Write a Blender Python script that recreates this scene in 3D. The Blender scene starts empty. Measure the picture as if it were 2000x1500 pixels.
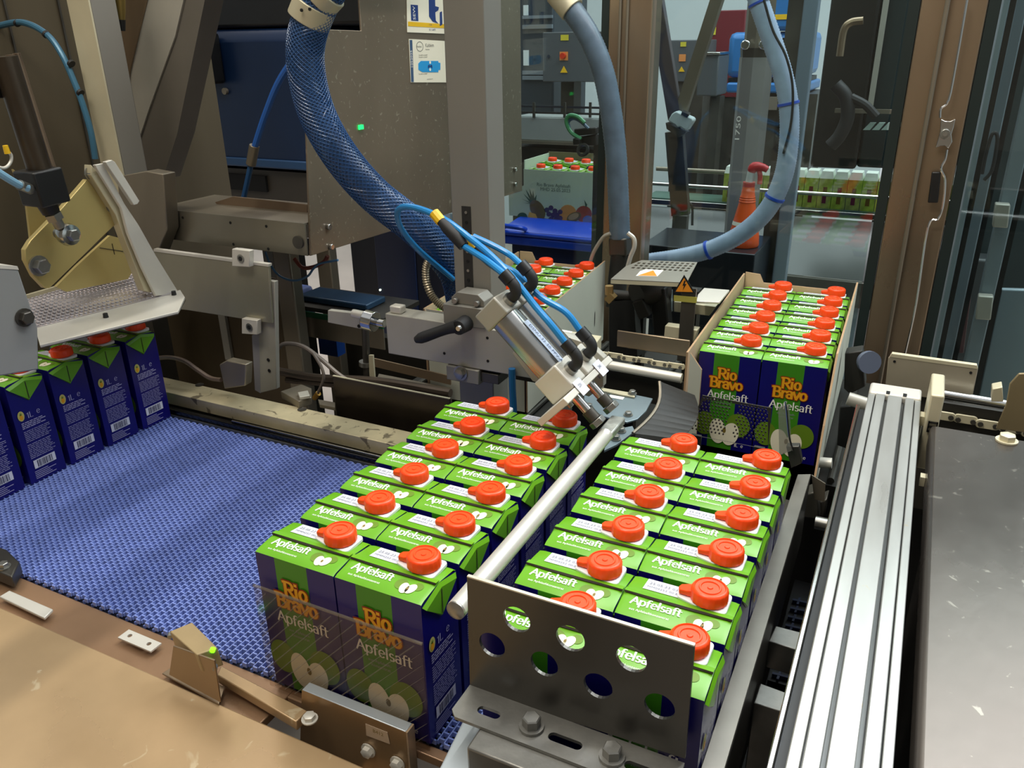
import bpy, math, random
from mathutils import Vector, Matrix
from mathutils.geometry import tessellate_polygon
random.seed(7)
SC = bpy.context.scene
COL = SC.collection
PI = math.pi

# ---------------------------------------------------------------- camera
CAM = Vector((0.4532, -0.5189, 0.6168))
YAW, PITCH, ROLL, FPX = -0.4681, 0.4027, -0.0160, 1571.7
_f = Vector((math.sin(YAW)*math.cos(PITCH), math.cos(YAW)*math.cos(PITCH), -math.sin(PITCH)))
_r0 = Vector((math.cos(YAW), -math.sin(YAW), 0)); _u0 = _r0.cross(_f)
_r = _r0*math.cos(ROLL) + _u0*math.sin(ROLL); _u = -_r0*math.sin(ROLL) + _u0*math.cos(ROLL)
cd = bpy.data.cameras.new('camera'); cam = bpy.data.objects.new('camera', cd); COL.objects.link(cam)
cd.sensor_fit = 'HORIZONTAL'; cd.sensor_width = 36.0; cd.lens = FPX*36.0/2000.0
cd.clip_start = 0.02; cd.clip_end = 60
cam.matrix_world = Matrix(((_r.x, _u.x, -_f.x, CAM.x), (_r.y, _u.y, -_f.y, CAM.y), (_r.z, _u.z, -_f.z, CAM.z), (0, 0, 0, 1)))
SC.camera = cam

# ---------------------------------------------------------------- world, lights, exposure
w = bpy.data.worlds.new('hall'); SC.world = w; w.use_nodes = True
w.node_tree.nodes['Background'].inputs[0].default_value = (0.93, 0.96, 1.0, 1)
w.node_tree.nodes['Background'].inputs[1].default_value = 0.44
def area(name, loc, target, sx, sy, power, col):
    l = bpy.data.lights.new(name, 'AREA'); l.shape = 'RECTANGLE'; l.size = sx; l.size_y = sy
    l.energy = power; l.color = col
    o = bpy.data.objects.new(name, l); COL.objects.link(o); o.location = loc
    o.rotation_euler = (Vector(target)-Vector(loc)).to_track_quat('-Z', 'Y').to_euler()
    return o
area('tube_lamp_machine', (-0.10, 0.30, 1.95), (-0.10, 0.30, 0.0), 0.03, 1.3, 11.5, (1.0, 0.96, 0.86))
area('tube_lamp_right', (0.75, 0.75, 1.9), (0.45, 0.2, 0.1), 0.15, 1.3, 7, (0.95, 0.98, 1.0))
area('ceiling_lamp_mid', (0.9, 1.7, 2.9), (0.9, 1.7, 0), 2.2, 1.0, 42, (0.93, 0.97, 1.0))
area('hall_lamp_back', (0.4, 3.8, 3.2), (0.4, 3.8, 0), 4.5, 1.2, 62, (0.95, 0.98, 1.0))
area('hall_lamp_right', (1.9, 2.9, 2.95), (1.9, 2.9, 0), 3.6, 1.3, 60, (0.94, 0.97, 1.0))
area('hall_lamp_left', (-2.6, 2.6, 3.0), (-2.6, 2.6, 0), 1.5, 2.5, 32, (1.0, 0.95, 0.88))
area('hall_lamp_front', (-0.6, -0.7, 2.5), (-0.5, 0.2, 0), 1.4, 0.5, 22, (1.0, 0.90, 0.74))
SC.view_settings.view_transform = 'Standard'; SC.view_settings.look = 'None'
SC.view_settings.gamma = 1.0; SC.view_settings.use_curve_mapping = False
SC.view_settings.exposure = 0.52

# ---------------------------------------------------------------- helpers
def ray(px, py):
    return _r*((px-1000)/FPX) + _u*((750-py)/FPX) + _f
def U(px, py, x=None, y=None, z=None):
    """point seen at a photo pixel on the plane x=, y= or z= of the plant"""
    d = ray(px, py)
    if x is not None: t = (x-CAM.x)/d.x
    elif y is not None: t = (y-CAM.y)/d.y
    else: t = (z-CAM.z)/d.z
    return CAM + d*t
def lin(h):
    h = h.lstrip('#'); c = [int(h[i:i+2], 16)/255 for i in (0, 2, 4)]
    return tuple(v/12.92 if v <= 0.04045 else ((v+0.055)/1.055)**2.4 for v in c) + (1.0,)

MATS = {}
def mat(name, hexc, rough=0.5, metal=0.0, var=0.0, vscale=12, stretch=None, bump=0.0, bscale=60, rvar=0.0,
        spec=0.5, alpha=1.0, trans=0.0, emit=None, estr=0.0, spots=None, coat=0.0):
    if name in MATS: return MATS[name]
    m = bpy.data.materials.new(name); m.use_nodes = True; nt = m.node_tree; b = nt.nodes['Principled BSDF']
    c = lin(hexc)
    b.inputs['Base Color'].default_value = c; b.inputs['Roughness'].default_value = rough
    b.inputs['Metallic'].default_value = metal; b.inputs['Specular IOR Level'].default_value = spec
    b.inputs['Coat Weight'].default_value = coat
    if trans: b.inputs['Transmission Weight'].default_value = trans
    if alpha < 1: b.inputs['Alpha'].default_value = alpha
    if emit: b.inputs['Emission Color'].default_value = lin(emit); b.inputs['Emission Strength'].default_value = estr
    if var or rvar or bump or spots:
        tc = nt.nodes.new('ShaderNodeTexCoord'); mp = nt.nodes.new('ShaderNodeMapping')
        nt.links.new(tc.outputs['Object'], mp.inputs['Vector'])
        if stretch: mp.inputs['Scale'].default_value = stretch
        nz = nt.nodes.new('ShaderNodeTexNoise'); nz.inputs['Scale'].default_value = vscale; nz.inputs['Detail'].default_value = 6
        nt.links.new(mp.outputs['Vector'], nz.inputs['Vector'])
        last = None
        if var:
            mx = nt.nodes.new('ShaderNodeMix'); mx.data_type = 'RGBA'
            mx.inputs[6].default_value = tuple(v*(1-var) for v in c[:3])+(1,)
            mx.inputs[7].default_value = tuple(min(1, v*(1+var)) for v in c[:3])+(1,)
            rp = nt.nodes.new('ShaderNodeMapRange'); rp.inputs[1].default_value = 0.3; rp.inputs[2].default_value = 0.7
            nt.links.new(nz.outputs['Fac'], rp.inputs[0]); nt.links.new(rp.outputs[0], mx.inputs[0])
            last = mx.outputs[2]
        if spots:   # (hex, scale, threshold): drips and splashes of dried juice or scratches
            vz = nt.nodes.new('ShaderNodeTexNoise'); vz.inputs['Scale'].default_value = spots[1]; vz.inputs['Detail'].default_value = 3
            vz.inputs['Distortion'].default_value = 0.8
            nt.links.new(tc.outputs['Object'], vz.inputs['Vector'])
            rr = nt.nodes.new('ShaderNodeMapRange'); rr.inputs[1].default_value = spots[2]; rr.inputs[2].default_value = spots[2]+0.05
            nt.links.new(vz.outputs['Fac'], rr.inputs[0])
            m2 = nt.nodes.new('ShaderNodeMix'); m2.data_type = 'RGBA'
            if last: nt.links.new(last, m2.inputs[6])
            else: m2.inputs[6].default_value = c
            m2.inputs[7].default_value = lin(spots[0]); nt.links.new(rr.outputs[0], m2.inputs[0]); last = m2.outputs[2]
        if last: nt.links.new(last, b.inputs['Base Color'])
        if rvar:
            mr = nt.nodes.new('ShaderNodeMapRange'); mr.inputs[1].default_value = 0.3; mr.inputs[2].default_value = 0.7
            mr.inputs[3].default_value = max(0.02, rough-rvar); mr.inputs[4].default_value = min(1, rough+rvar)
            nt.links.new(nz.outputs['Fac'], mr.inputs[0]); nt.links.new(mr.outputs[0], b.inputs['Roughness'])
        if bump:
            n2 = nt.nodes.new('ShaderNodeTexNoise'); n2.inputs['Scale'].default_value = bscale; n2.inputs['Detail'].default_value = 4
            nt.links.new(mp.outputs['Vector'], n2.inputs['Vector'])
            bp = nt.nodes.new('ShaderNodeBump'); bp.inputs['Strength'].default_value = bump; bp.inputs['Distance'].default_value = 0.002
            nt.links.new(n2.outputs['Fac'], bp.inputs['Height']); nt.links.new(bp.outputs[0], b.inputs['Normal'])
    MATS[name] = m
    return m
def pane_mat(name, tint, fac, rough=0.03):
    """clear sheet: mostly see-through with a mirror share"""
    m = bpy.data.materials.new(name); m.use_nodes = True; nt = m.node_tree; nt.nodes.clear()
    o = nt.nodes.new('ShaderNodeOutputMaterial'); mx = nt.nodes.new('ShaderNodeMixShader')
    tr = nt.nodes.new('ShaderNodeBsdfTransparent'); gl = nt.nodes.new('ShaderNodeBsdfGlossy')
    tr.inputs[0].default_value = lin(tint); gl.inputs[1].default_value = rough
    mx.inputs[0].default_value = fac
    nt.links.new(tr.outputs[0], mx.inputs[1]); nt.links.new(gl.outputs[0], mx.inputs[2]); nt.links.new(mx.outputs[0], o.inputs[0])
    return m

# common materials
ALU = mat('brushed_aluminium', '#aaa79c', 0.42, 0.25, 0.10, 8, (1, 1, 1), 0.05, 150)
ALU_L = mat('pale_aluminium', '#cfcbc0', 0.40, 0.25, 0.07, 9)
STEEL = mat('stainless_steel', '#857d6e', 0.38, 0.6, 0.18, 5, (1, 1, 0.3), 0.04, 90, 0.10)
STEEL_W = mat('warm_stainless', '#9c8870', 0.34, 0.75, 0.20, 4, (1, 1, 0.3), 0.04, 90, 0.10)
STEEL_D = mat('dark_stainless', '#54514b', 0.42, 0.7, 0.25, 7, None, 0.05, 80, 0.10)
CREAM = mat('cream_coated_steel', '#c9c1a4', 0.45, 0.25, 0.12, 7)
BLACK = mat('black_plastic', '#151515', 0.45, 0.0, 0.2, 30)
DARKM = mat('dark_machine_paint', '#26241f', 0.55, 0.2, 0.3, 10)
RUB = mat('black_rubber', '#1b1b1c', 0.6)
CHROME = mat('chrome', '#c9c9c6', 0.16, 1.0)
ZINC = mat('zinc_bolt', '#9b9a94', 0.33, 0.85, 0.15, 60)
WHITE = mat('white_sticker', '#efece2', 0.55)
YEL = mat('yellow_marker', '#e8b91c', 0.45)
ORANGE_W = mat('warning_orange', '#e08a1c', 0.5)
HOLE = mat('dark_hole', '#070707', 0.9)

OFF = {}
class MB:
    """collects shapes, built into ONE mesh object"""
    def __init__(s): s.v = []; s.f = []; s.m = []
    def add(s, vs, fs, mi=0):
        k = len(s.v); s.v += [Vector(v) for v in vs]; s.f += [tuple(i+k for i in f) for f in fs]; s.m += [mi]*len(fs); return s
    def box(s, a, b, mi=0):
        x0, y0, z0 = a; x1, y1, z1 = b
        return s.add([(x0,y0,z0),(x1,y0,z0),(x1,y1,z0),(x0,y1,z0),(x0,y0,z1),(x1,y0,z1),(x1,y1,z1),(x0,y1,z1)],
                     [(0,3,2,1),(4,5,6,7),(0,1,5,4),(1,2,6,5),(2,3,7,6),(3,0,4,7)], mi)
    def bar(s, p0, p1, wd, ht, up=(0,0,1), mi=0):
        p0 = Vector(p0); p1 = Vector(p1); d = (p1-p0).normalized(); sd = d.cross(Vector(up)).normalized(); u = sd.cross(d)
        a = sd*wd/2; b = u*ht/2
        vs = [p0-a-b, p0+a-b, p0+a+b, p0-a+b, p1-a-b, p1+a-b, p1+a+b, p1-a+b]
        return s.add(vs, [(0,3,2,1),(4,5,6,7),(0,1,5,4),(1,2,6,5),(2,3,7,6),(3,0,4,7)][:], mi)
    def cyl(s, p0, p1, r, n=16, r2=None, mi=0):
        return s.sweep([Vector(p0), Vector(p1)], [r, r if r2 is None else r2], n, mi)
    def sweep(s, pts, rs, n=10, mi=0, cap=True):
        pts = [Vector(p) for p in pts]; k0 = len(s.v)
        t0 = (pts[1]-pts[0]).normalized(); ref = Vector((0,0,1)) if abs(t0.z) < 0.9 else Vector((1,0,0))
        a = t0.cross(ref).normalized()
        for i, p in enumerate(pts):
            t = (pts[min(i+1, len(pts)-1)]-pts[max(i-1, 0)]).normalized()
            a = (a-t*a.dot(t)).normalized(); b = t.cross(a)
            for j in range(n):
                q = 2*PI*j/n; s.v.append(p+(a*math.cos(q)+b*math.sin(q))*rs[i])
        for i in range(len(pts)-1):
            for j in range(n):
                s.f.append((k0+i*n+j, k0+i*n+(j+1)%n, k0+(i+1)*n+(j+1)%n, k0+(i+1)*n+j)); s.m.append(mi)
        if cap:
            s.f.append(tuple(k0+j for j in range(n))[::-1]); s.m.append(mi)
            s.f.append(tuple(k0+(len(pts)-1)*n+j for j in range(n))); s.m.append(mi)
        return s
    def tube(s, pts, r, n=8, sub=8, mi=0, ripple=None):
        p = spline(pts, sub)
        if ripple:
            rs = [r*(1+ripple*(i % 2)) for i in range(len(p))]
        else: rs = [r]*len(p)
        return s.sweep(p, rs, n, mi)
    def prism(s, poly, vec, mi=0):
        poly = [Vector(p) for p in poly]; n = len(poly); vec = Vector(vec)
        vs = poly+[p+vec for p in poly]
        fs = [tuple(range(n)), tuple(range(2*n-1, n-1, -1))]+[(i, i+n, (i+1)%n+n, (i+1)%n) for i in range(n)]
        return s.add(vs, fs, mi)
    def holed(s, outer, holes, org, u, v, vec, mi=0):
        """flat plate with holes: outer and holes are 2D loops in the frame org,u,v; vec is the thickness"""
        org = Vector(org); u = Vector(u); v = Vector(v); vec = Vector(vec)
        loops = [outer]+holes; flat = [p for l in loops for p in l]
        tris = tessellate_polygon([[Vector((p[0], p[1], 0)) for p in l] for l in loops])
        a = [org+u*p[0]+v*p[1] for p in flat]; N = len(a)
        fs = [tuple(t) for t in tris]+[tuple(i+N for i in t[::-1]) for t in tris]
        k = 0
        for l in loops:
            n = len(l)
            fs += [(k+i, k+i+N, k+(i+1)%n+N, k+(i+1)%n) for i in range(n)]; k += n
        return s.add(a+[p+vec for p in a], fs, mi)
    def lathe(s, prof, org, axis=(0,0,1), n=24, mi=0):
        org = Vector(org); ax = Vector(axis).normalized(); ref = Vector((1,0,0)) if abs(ax.x) < 0.9 else Vector((0,1,0))
        a = ax.cross(ref).normalized(); b = ax.cross(a); k0 = len(s.v)
        for (r, h) in prof:
            for j in range(n):
                q = 2*PI*j/n; s.v.append(org+ax*h+(a*math.cos(q)+b*math.sin(q))*max(r, 1e-5))
        for i in range(len(prof)-1):
            for j in range(n):
                s.f.append((k0+i*n+j, k0+i*n+(j+1)%n, k0+(i+1)*n+(j+1)%n, k0+(i+1)*n+j)); s.m.append(mi)
        return s
    def hexbolt(s, p, axis, r, h, mi=0):
        p = Vector(p); ax = Vector(axis).normalized()
        s.sweep([p, p+ax*h*0.22], [r*1.35]*2, 16, mi); s.sweep([p+ax*h*0.22, p+ax*h*0.92, p+ax*h], [r, r, r*0.86], 6, mi); return s
    def build(s, name, mats, parent=None, bevel=0.0, sharp=0.6, smooth=True):
        off = OFF.get(parent.name, Vector((0,0,0))) if parent else Vector((0,0,0))
        me = bpy.data.meshes.new(name); me.from_pydata([tuple(v-off) for v in s.v], [], s.f)
        mats = mats if isinstance(mats, (list, tuple)) else [mats]
        for m in mats: me.materials.append(m)
        if len(mats) > 1: me.polygons.foreach_set('material_index', s.m)
        import bmesh
        bm = bmesh.new(); bm.from_mesh(me); bmesh.ops.recalc_face_normals(bm, faces=bm.faces); bm.to_mesh(me); bm.free()
        if smooth:
            me.polygons.foreach_set('use_smooth', [True]*len(me.polygons)); me.set_sharp_from_angle(angle=sharp)
        o = bpy.data.objects.new(name, me); COL.objects.link(o)
        if parent: o.parent = parent; OFF[o.name] = off
        if bevel:
            b = o.modifiers.new('bevel', 'BEVEL'); b.width = bevel; b.segments = 2; b.limit_method = 'ANGLE'; b.angle_limit = 0.7
        return o
def spline(pts, sub=8):
    pts = [Vector(p) for p in pts]
    if len(pts) < 3 or sub <= 1: return pts
    P = [pts[0]*2-pts[1]]+pts+[pts[-1]*2-pts[-2]]; out = []
    for i in range(1, len(P)-2):
        for k in range(sub):
            t = k/sub; a, b, c, d = P[i-1], P[i], P[i+1], P[i+2]
            out.append(0.5*((2*b)+(c-a)*t+(2*a-5*b+4*c-d)*t*t+(3*b-a-3*c+d)*t*t*t))
    out.append(pts[-1]); return out
def tag(o, label=None, cat=None, group=None, kind=None):
    if label: o['label'] = label
    if cat: o['category'] = cat
    if group: o['group'] = group
    if kind: o['kind'] = kind
    return o
def thing(name, label, cat, loc=(0,0,0), group=None):
    o = bpy.data.objects.new(name, None); o.empty_display_size = 0.02; COL.objects.link(o); o.location = loc
    OFF[o.name] = Vector(loc)
    return tag(o, label, cat, group)
def copy_tree(o, parent=None):
    c = o.copy(); COL.objects.link(c)
    if parent: c.parent = parent
    for ch in list(o.children): copy_tree(ch, c)
    return c
def circ(cx, cy, r, n=20, ry=None):
    return [(cx+r*math.cos(2*PI*i/n), cy+(ry or r)*math.sin(2*PI*i/n)) for i in range(n)]

# ---- broad-nib stroke letters for the printed words
def _arc(cx, cy, rx, ry, a0, a1, n=10):
    return [(cx+rx*math.cos(math.radians(a0+(a1-a0)*i/n)), cy+ry*math.sin(math.radians(a0+(a1-a0)*i/n))) for i in range(n+1)]
GL = {
 'A': (0.62, [[(0.02,0),(0.30,0.72)],[(0.30,0.72),(0.60,0)],[(0.12,0.26),(0.48,0.26)]]),
 'p': (0.52, [[(0.08,-0.22),(0.08,0.50)], _arc(0.27,0.25,0.19,0.25,0,360,18)]),
 'f': (0.33, [_arc(0.26,0.58,0.13,0.15,60,180,6)+[(0.13,0)],[(0.02,0.47),(0.30,0.47)]]),
 'e': (0.49, [[(0.06,0.27),(0.44,0.27)]+_arc(0.25,0.25,0.19,0.25,5,315,16)]),
 'l': (0.20, [[(0.09,0),(0.09,0.76)]]),
 's': (0.40, [_arc(0.20,0.37,0.13,0.13,40,270,8)+_arc(0.20,0.12,0.14,0.13,90,-140,8)]),
 'a': (0.47, [_arc(0.20,0.35,0.16,0.15,150,0,7)+[(0.36,0)], _arc(0.20,0.14,0.15,0.14,0,360,14)]),
 't': (0.33, [[(0.12,0.66),(0.12,0.10)]+_arc(0.22,0.10,0.10,0.10,180,290,5),[(0.0,0.47),(0.29,0.47)]]),
 'R': (0.60, [[(0.10,0),(0.10,0.72)], [(0.0,0.70),(0.10,0.72)]+_arc(0.30,0.53,0.20,0.19,90,-90,10)+[(0.10,0.34)], [(0.28,0.34),(0.56,0)]]),
 'i': (0.24, [[(0.10,0),(0.10,0.46)],[(0.10,0.66),(0.10,0.70)]]),
 'o': (0.50, [_arc(0.25,0.24,0.18,0.24,0,360,18)]),
 'B': (0.60, [[(0.12,0),(0.12,0.72)], [(0.0,0.70),(0.12,0.72)]+_arc(0.30,0.55,0.18,0.17,90,-90,8)+[(0.12,0.38)], [(0.12,0.38)]+_arc(0.32,0.19,0.22,0.19,90,-90,8)+[(0.12,0)]]),
 'r': (0.38, [[(0.09,0),(0.09,0.46)],[(0.09,0.30)]+_arc(0.26,0.28,0.15,0.18,160,40,6)]),
 'v': (0.46, [[(0.03,0.47),(0.23,0)],[(0.23,0),(0.43,0.47)]]),
 '1': (0.30, [[(0.03,0.58),(0.16,0.70),(0.16,0)]]),
 'L': (0.50, [[(0.10,0.70),(0.10,0),(0.44,0)]]),
 ' ': (0.25, []),
}
def word(mb, txt, fn, h, thick, thin, track=0.0, mi=0, lift=0.0):
    """fn(u,v) maps the flat word (metres) to the surface; returns width"""
    x = 0.0; o0 = Vector(fn(0, 0)); nv = (Vector(fn(h, 0))-o0).cross(Vector(fn(0, h))-o0).normalized(); ns = 0
    for ch in txt:
        adv, strokes = GL[ch]
        for st in strokes:
            ns += 1; closed = (Vector(st[0])-Vector(st[-1])).length < 1e-4; dz = nv*(0.000015*ns)
            pts = [Vector(((x+a), b)) for a, b in st]
            L = []; R = []
            for i, p in enumerate(pts):
                t = (pts[min(i+1, len(pts)-1)]-pts[max(i-1, 0)])
                if t.length < 1e-6: t = Vector((1, 0))
                t.normalize(); n = Vector((-t.y, t.x)); wd = thin+(thick-thin)*abs(t.y)**1.2
                e = t*(0 if closed else (thin*0.5 if i == len(pts)-1 else (-thin*0.5 if i == 0 else 0)))
                L.append(p+n*wd/2+e); R.append(p-n*wd/2+e)
            k = len(mb.v)
            for a, b in zip(L, R):
                mb.v.append(Vector(fn(a.x*h, a.y*h))+dz); mb.v.append(Vector(fn(b.x*h, b.y*h))+dz)
            for i in range(len(pts)-1):
                mb.f.append((k+2*i, k+2*i+1, k+2*i+3, k+2*i+2)); mb.m.append(mi)
        x += adv+track
    return x*h
_txt = {}
def typed(mb, txt, fn, size, mi=0, align='LEFT', bold=0.0):
    """printed lettering from the built-in typeface, laid on a surface by fn(u,v)"""
    key = (txt, align, bold)
    if key not in _txt:
        cu = bpy.data.curves.new('t', 'FONT'); cu.body = txt; cu.size = 1.0; cu.resolution_u = 2; cu.align_x = align; cu.offset = bold
        ob = bpy.data.objects.new('t', cu); COL.objects.link(ob)
        dg = bpy.context.evaluated_depsgraph_get(); me = ob.evaluated_get(dg).to_mesh()
        _txt[key] = ([tuple(v.co[:2]) for v in me.vertices], [tuple(p.vertices) for p in me.polygons])
        ob.evaluated_get(dg).to_mesh_clear(); bpy.data.objects.remove(ob); bpy.data.curves.remove(cu)
    vs, fs = _txt[key]
    mb.add([fn(a*size, b*size) for a, b in vs], fs, mi)
def nwise(i, n, front='front', back='back'):
    o = ['first', 'second', 'third', 'fourth', 'fifth', 'sixth', 'seventh', 'eighth', 'ninth', 'tenth']
    return o[i]
# ---------------------------------------------------------------- juice carton prototype
C_BLUE = mat('carton_navy', '#100b68', 0.32, 0.0, 0.08, 30, spec=0.5)
C_GREEN = mat('carton_lime', '#64a31c', 0.30, 0.0, 0.10, 18, spec=0.5)
C_BAND = mat('carton_band_green', '#3f8a1c', 0.35, 0.0, 0.05, 20)
C_WHITE = mat('print_white', '#f4f4ee', 0.5)
C_GOLD = mat('print_gold', '#eaa516', 0.5)
C_RED = mat('print_red', '#8e2410', 0.5)
C_LEAF = mat('print_leaf_green', '#63861c', 0.5)
C_FLESH = mat('print_apple_flesh', '#f1ecd2', 0.5)
C_CORE = mat('print_apple_core', '#7c6a2c', 0.5)
C_SEAM = mat('carton_seam_edge', '#2a2416', 0.7)
C_LABEL = mat('date_label_white', '#cdced6', 0.5, bump=0.05, bscale=200)
C_INK = mat('date_ink_grey', '#8d8f99', 0.6)
C_CAP = mat('cap_orange_red', '#ff4a10', 0.36, 0.0, spec=0.5)
C_COLLAR = mat('spout_collar_white', '#eeeef0', 0.35)
W_, D_, H_ = 0.0945, 0.0604, 0.1635
def topz(y):
    a = abs(y)/(D_/2)
    if y > 0: return H_-0.0040*a-0.0025*max(0, a-0.85)/0.15
    return H_-0.0032*a-0.0012*max(0, a-0.85)/0.15
def carton_body():
    m = MB(); xs = [-W_/2, -0.036, -0.0236, -0.004, 0.0154, 0.032, W_/2]; zs = [0, 0.02, 0.05, 0.08, 0.11, 0.14, 0.1575]
    ys = [-D_/2, -0.018, 0, 0.018, D_/2]
    def bulge(u, v): return 0.0016*math.sin(PI*u)*math.sin(PI*min(1, v*1.0))
    for sy in (-1, 1):
        k = len(m.v)
        for z in zs:
            for x in xs: m.v.append(Vector((x, sy*(D_/2+0.5*bulge(x/W_+0.5, z/0.158)), z if z < 0.15 else topz(sy*D_/2))))
        n = len(xs)
        for i in range(len(zs)-1):
            for j in range(n-1):
                m.f.append((k+i*n+j, k+i*n+j+1, k+(i+1)*n+j+1, k+(i+1)*n+j)); m.m.append(2 if j in (2, 3) else 0)
    for sx in (-1, 1):
        k = len(m.v)
        for z in zs:
            for y in ys: m.v.append(Vector((sx*(W_/2+0.4*bulge(y/D_+0.5, z/0.158)), y, z if z < 0.15 else topz(y)-0.0008)))
        n = len(ys)
        for i in range(len(zs)-1):
            for j in range(n-1): m.f.append((k+i*n+j, k+i*n+j+1, k+(i+1)*n+j+1, k+(i+1)*n+j)); m.m.append(0)
    ty = [-D_/2, -D_/2*0.85, -0.012, 0, 0.012, D_/2*0.85, D_/2]; tx = [-W_/2, -W_/2+0.004, 0, W_/2-0.004, W_/2]; k = len(m.v)
    for y in ty:
        for x in tx: m.v.append(Vector((x, y, topz(y)-(0.0008 if abs(x) > W_/2-0.001 else 0))))
    for i in range(len(ty)-1):
        for j in range(4): m.f.append((k+i*5+j, k+i*5+j+1, k+(i+1)*5+j+1, k+(i+1)*5+j)); m.m.append(1)
    m.add([(-W_/2,-D_/2,0),(W_/2,-D_/2,0),(W_/2,D_/2,0),(-W_/2,D_/2,0)], [(3,2,1,0)], 0)
    return m
def build_carton(full=True):
    r = thing('juice_carton', '', 'carton')
    m = carton_body()
    m.build('body', [C_BLUE, C_GREEN, C_BAND], r, sharp=0.5)
    for sx in (-1, 1):      # folded ears
        e = MB(); x0 = sx*(W_/2+0.0004); x1 = sx*(W_/2+0.0030); zt = 0.1555
        e.add([(x0,-D_/2+0.001,zt),(x0,D_/2-0.001,zt),(sx*(W_/2+0.0008),0,0.127),(x1,-D_/2+0.004,zt-0.004),(x1,D_/2-0.004,zt-0.004),(x1-sx*0.0006,0,0.129),(x0,0,topz(0)-0.0006),(x1,0,topz(0)-0.0045)],
              [(3,7,5),(7,4,5),(0,6,7,3),(6,1,4,7),(0,3,5,2),(1,2,5,4)])
        eo = e.build('ear_flap', C_GREEN, r, sharp=0.4)
        MB().add([(x1+sx*0.0002,-0.0009,0.1575),(x1+sx*0.0002,0.0004,0.1575),(x1+sx*0.0001,0.0004,0.131),(x1+sx*0.0001,-0.0009,0.131)], [(0,1,2,3)]).build('ear_seam', C_SEAM, eo)
    f = MB(); z = H_; f.add([(-W_/2,0.0012,z+0.0001),(W_/2,0.0012,z+0.0001),(W_/2,-0.0045,z+0.0009),(-W_/2,-0.0045,z+0.0009),(-W_/2,0.0012,z+0.0009),(W_/2,0.0012,z+0.0009),(W_/2,-0.0045,z+0.0017),(-W_/2,-0.0045,z+0.0017)],
                             [(0,3,2,1),(4,5,6,7),(0,1,5,4),(1,2,6,5),(2,3,7,6),(3,0,4,7)])
    fo = f.build('top_fin', C_GREEN, r)
    g = MB(); n = 12
    for i in range(n):
        a = -W_/2+W_*i/n; b = a+W_/n; h0 = 0.0010+0.0016*math.sin(PI*i/n); h1 = 0.0010+0.0016*math.sin(PI*(i+1)/n)
        g.add([(a,-0.0047,z-0.0006),(b,-0.0047,z-0.0006),(b,-0.0047-h1*0.6,z+0.0003),(a,-0.0047-h0*0.6,z+0.0003),(b,-0.0046,z+0.0018),(a,-0.0046,z+0.0018)], [(0,1,2,3),(3,2,4,5)])
    g.build('fin_edge', C_SEAM, fo)
    T = lambda x0, y0: (lambda u, v: (x0+u, y0+v, topz(y0+v)+0.0004))
    t = MB(); word(t, 'Apfelsaft', T(-0.0385, -0.0160), 0.0118, 0.15, 0.07, 0.015); t.build('top_lettering', C_WHITE, r, smooth=False)
    t = MB(); typed(t, 'aus Apfelsaftkonzentrat', T(-0.037, -0.0235), 0.0037); t.build('top_small_print', C_WHITE, r, smooth=False)
    a = MB()
    def ell(mb, cx, cy, rx, ry, rot, mi, dz):
        vs = []
        for i in range(18):
            q = 2*PI*i/18; u = rx*math.cos(q); v = ry*math.sin(q); x = cx+u*math.cos(rot)-v*math.sin(rot); y = cy+u*math.sin(rot)+v*math.cos(rot)
            vs.append((x, y, topz(y)+dz))
        mb.add(vs, [tuple(range(18))], mi)
    ell(a, 0.0175, -0.0155, 0.0065, 0.0065, 0, 1, 0.0004); ell(a, 0.0340, -0.0130, 0.0050, 0.0050, 0, 1, 0.0004)
    ell(a, 0.0225, -0.0190, 0.0045, 0.0066, 0.2, 0, 0.0006); ell(a, 0.0290, -0.0178, 0.0045, 0.0066, -0.35, 0, 0.0006); ell(a, 0.0257, -0.0185, 0.0011, 0.0017, 0, 2, 0.0008)
    a.build('top_apple_picture', [C_FLESH, C_LEAF, C_CORE], r, smooth=False)
    l = MB(); l.add([(x, y, topz(y)+0.0005) for x, y in ((-0.0345,0.0070),(0.0005,0.0070),(0.0005,0.0262),(-0.0345,0.0262))], [(0,1,2,3)])
    lo = l.build('date_label', C_LABEL, r, smooth=False)
    t = MB(); typed(t, '25.05.23 03', T(-0.0315, 0.0172), 0.0056); typed(t, 'MM04252 00:50', T(-0.0320, 0.0110), 0.0046); t.v = [v+Vector((0,0,0.0003)) for v in t.v]; t.build('date_print', C_INK, lo, smooth=False)
    # spout: white collar, ribbed cap with tab
    cx, cy = 0.023, 0.0145; c = MB(); pr = []
    for (ax, ay, a0) in ((cx+0.0135, cy+0.0105, 0), (cx-0.004, cy+0.0105, 90), (cx-0.0225, cy-0.001, 150), (cx-0.0225, cy-0.0045, 180), (cx-0.004, cy-0.0105, 230), (cx+0.0135, cy-0.0105, 270)):
        for i in range(4):
            q = math.radians(a0+i*30*(1 if a0 in (0, 90, 270) else 0.6)); pr.append((ax+0.0040*math.cos(q), ay+0.0040*math.sin(q), 0.1608))
    c.prism(pr, (0, 0, 0.0042)); c.cyl((cx, cy, 0.164), (cx, cy, 0.170), 0.0138, 20)
    c.build('spout_collar', C_COLLAR, r, bevel=0.0008)
    p = MB(); n = 60
    for (rr, zz) in ((0.0153, 0.1655), (0.0158, 0.1662), (0.0156, 0.1750), (0.0151, 0.1764)):
        for i in range(n):
            q = 2*PI*i/n; k = rr+(0.00045 if (i % 3) and 0.1660 < zz < 0.1760 else 0); p.v.append(Vector((cx+k*math.cos(q), cy+k*math.sin(q), zz)))
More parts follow.
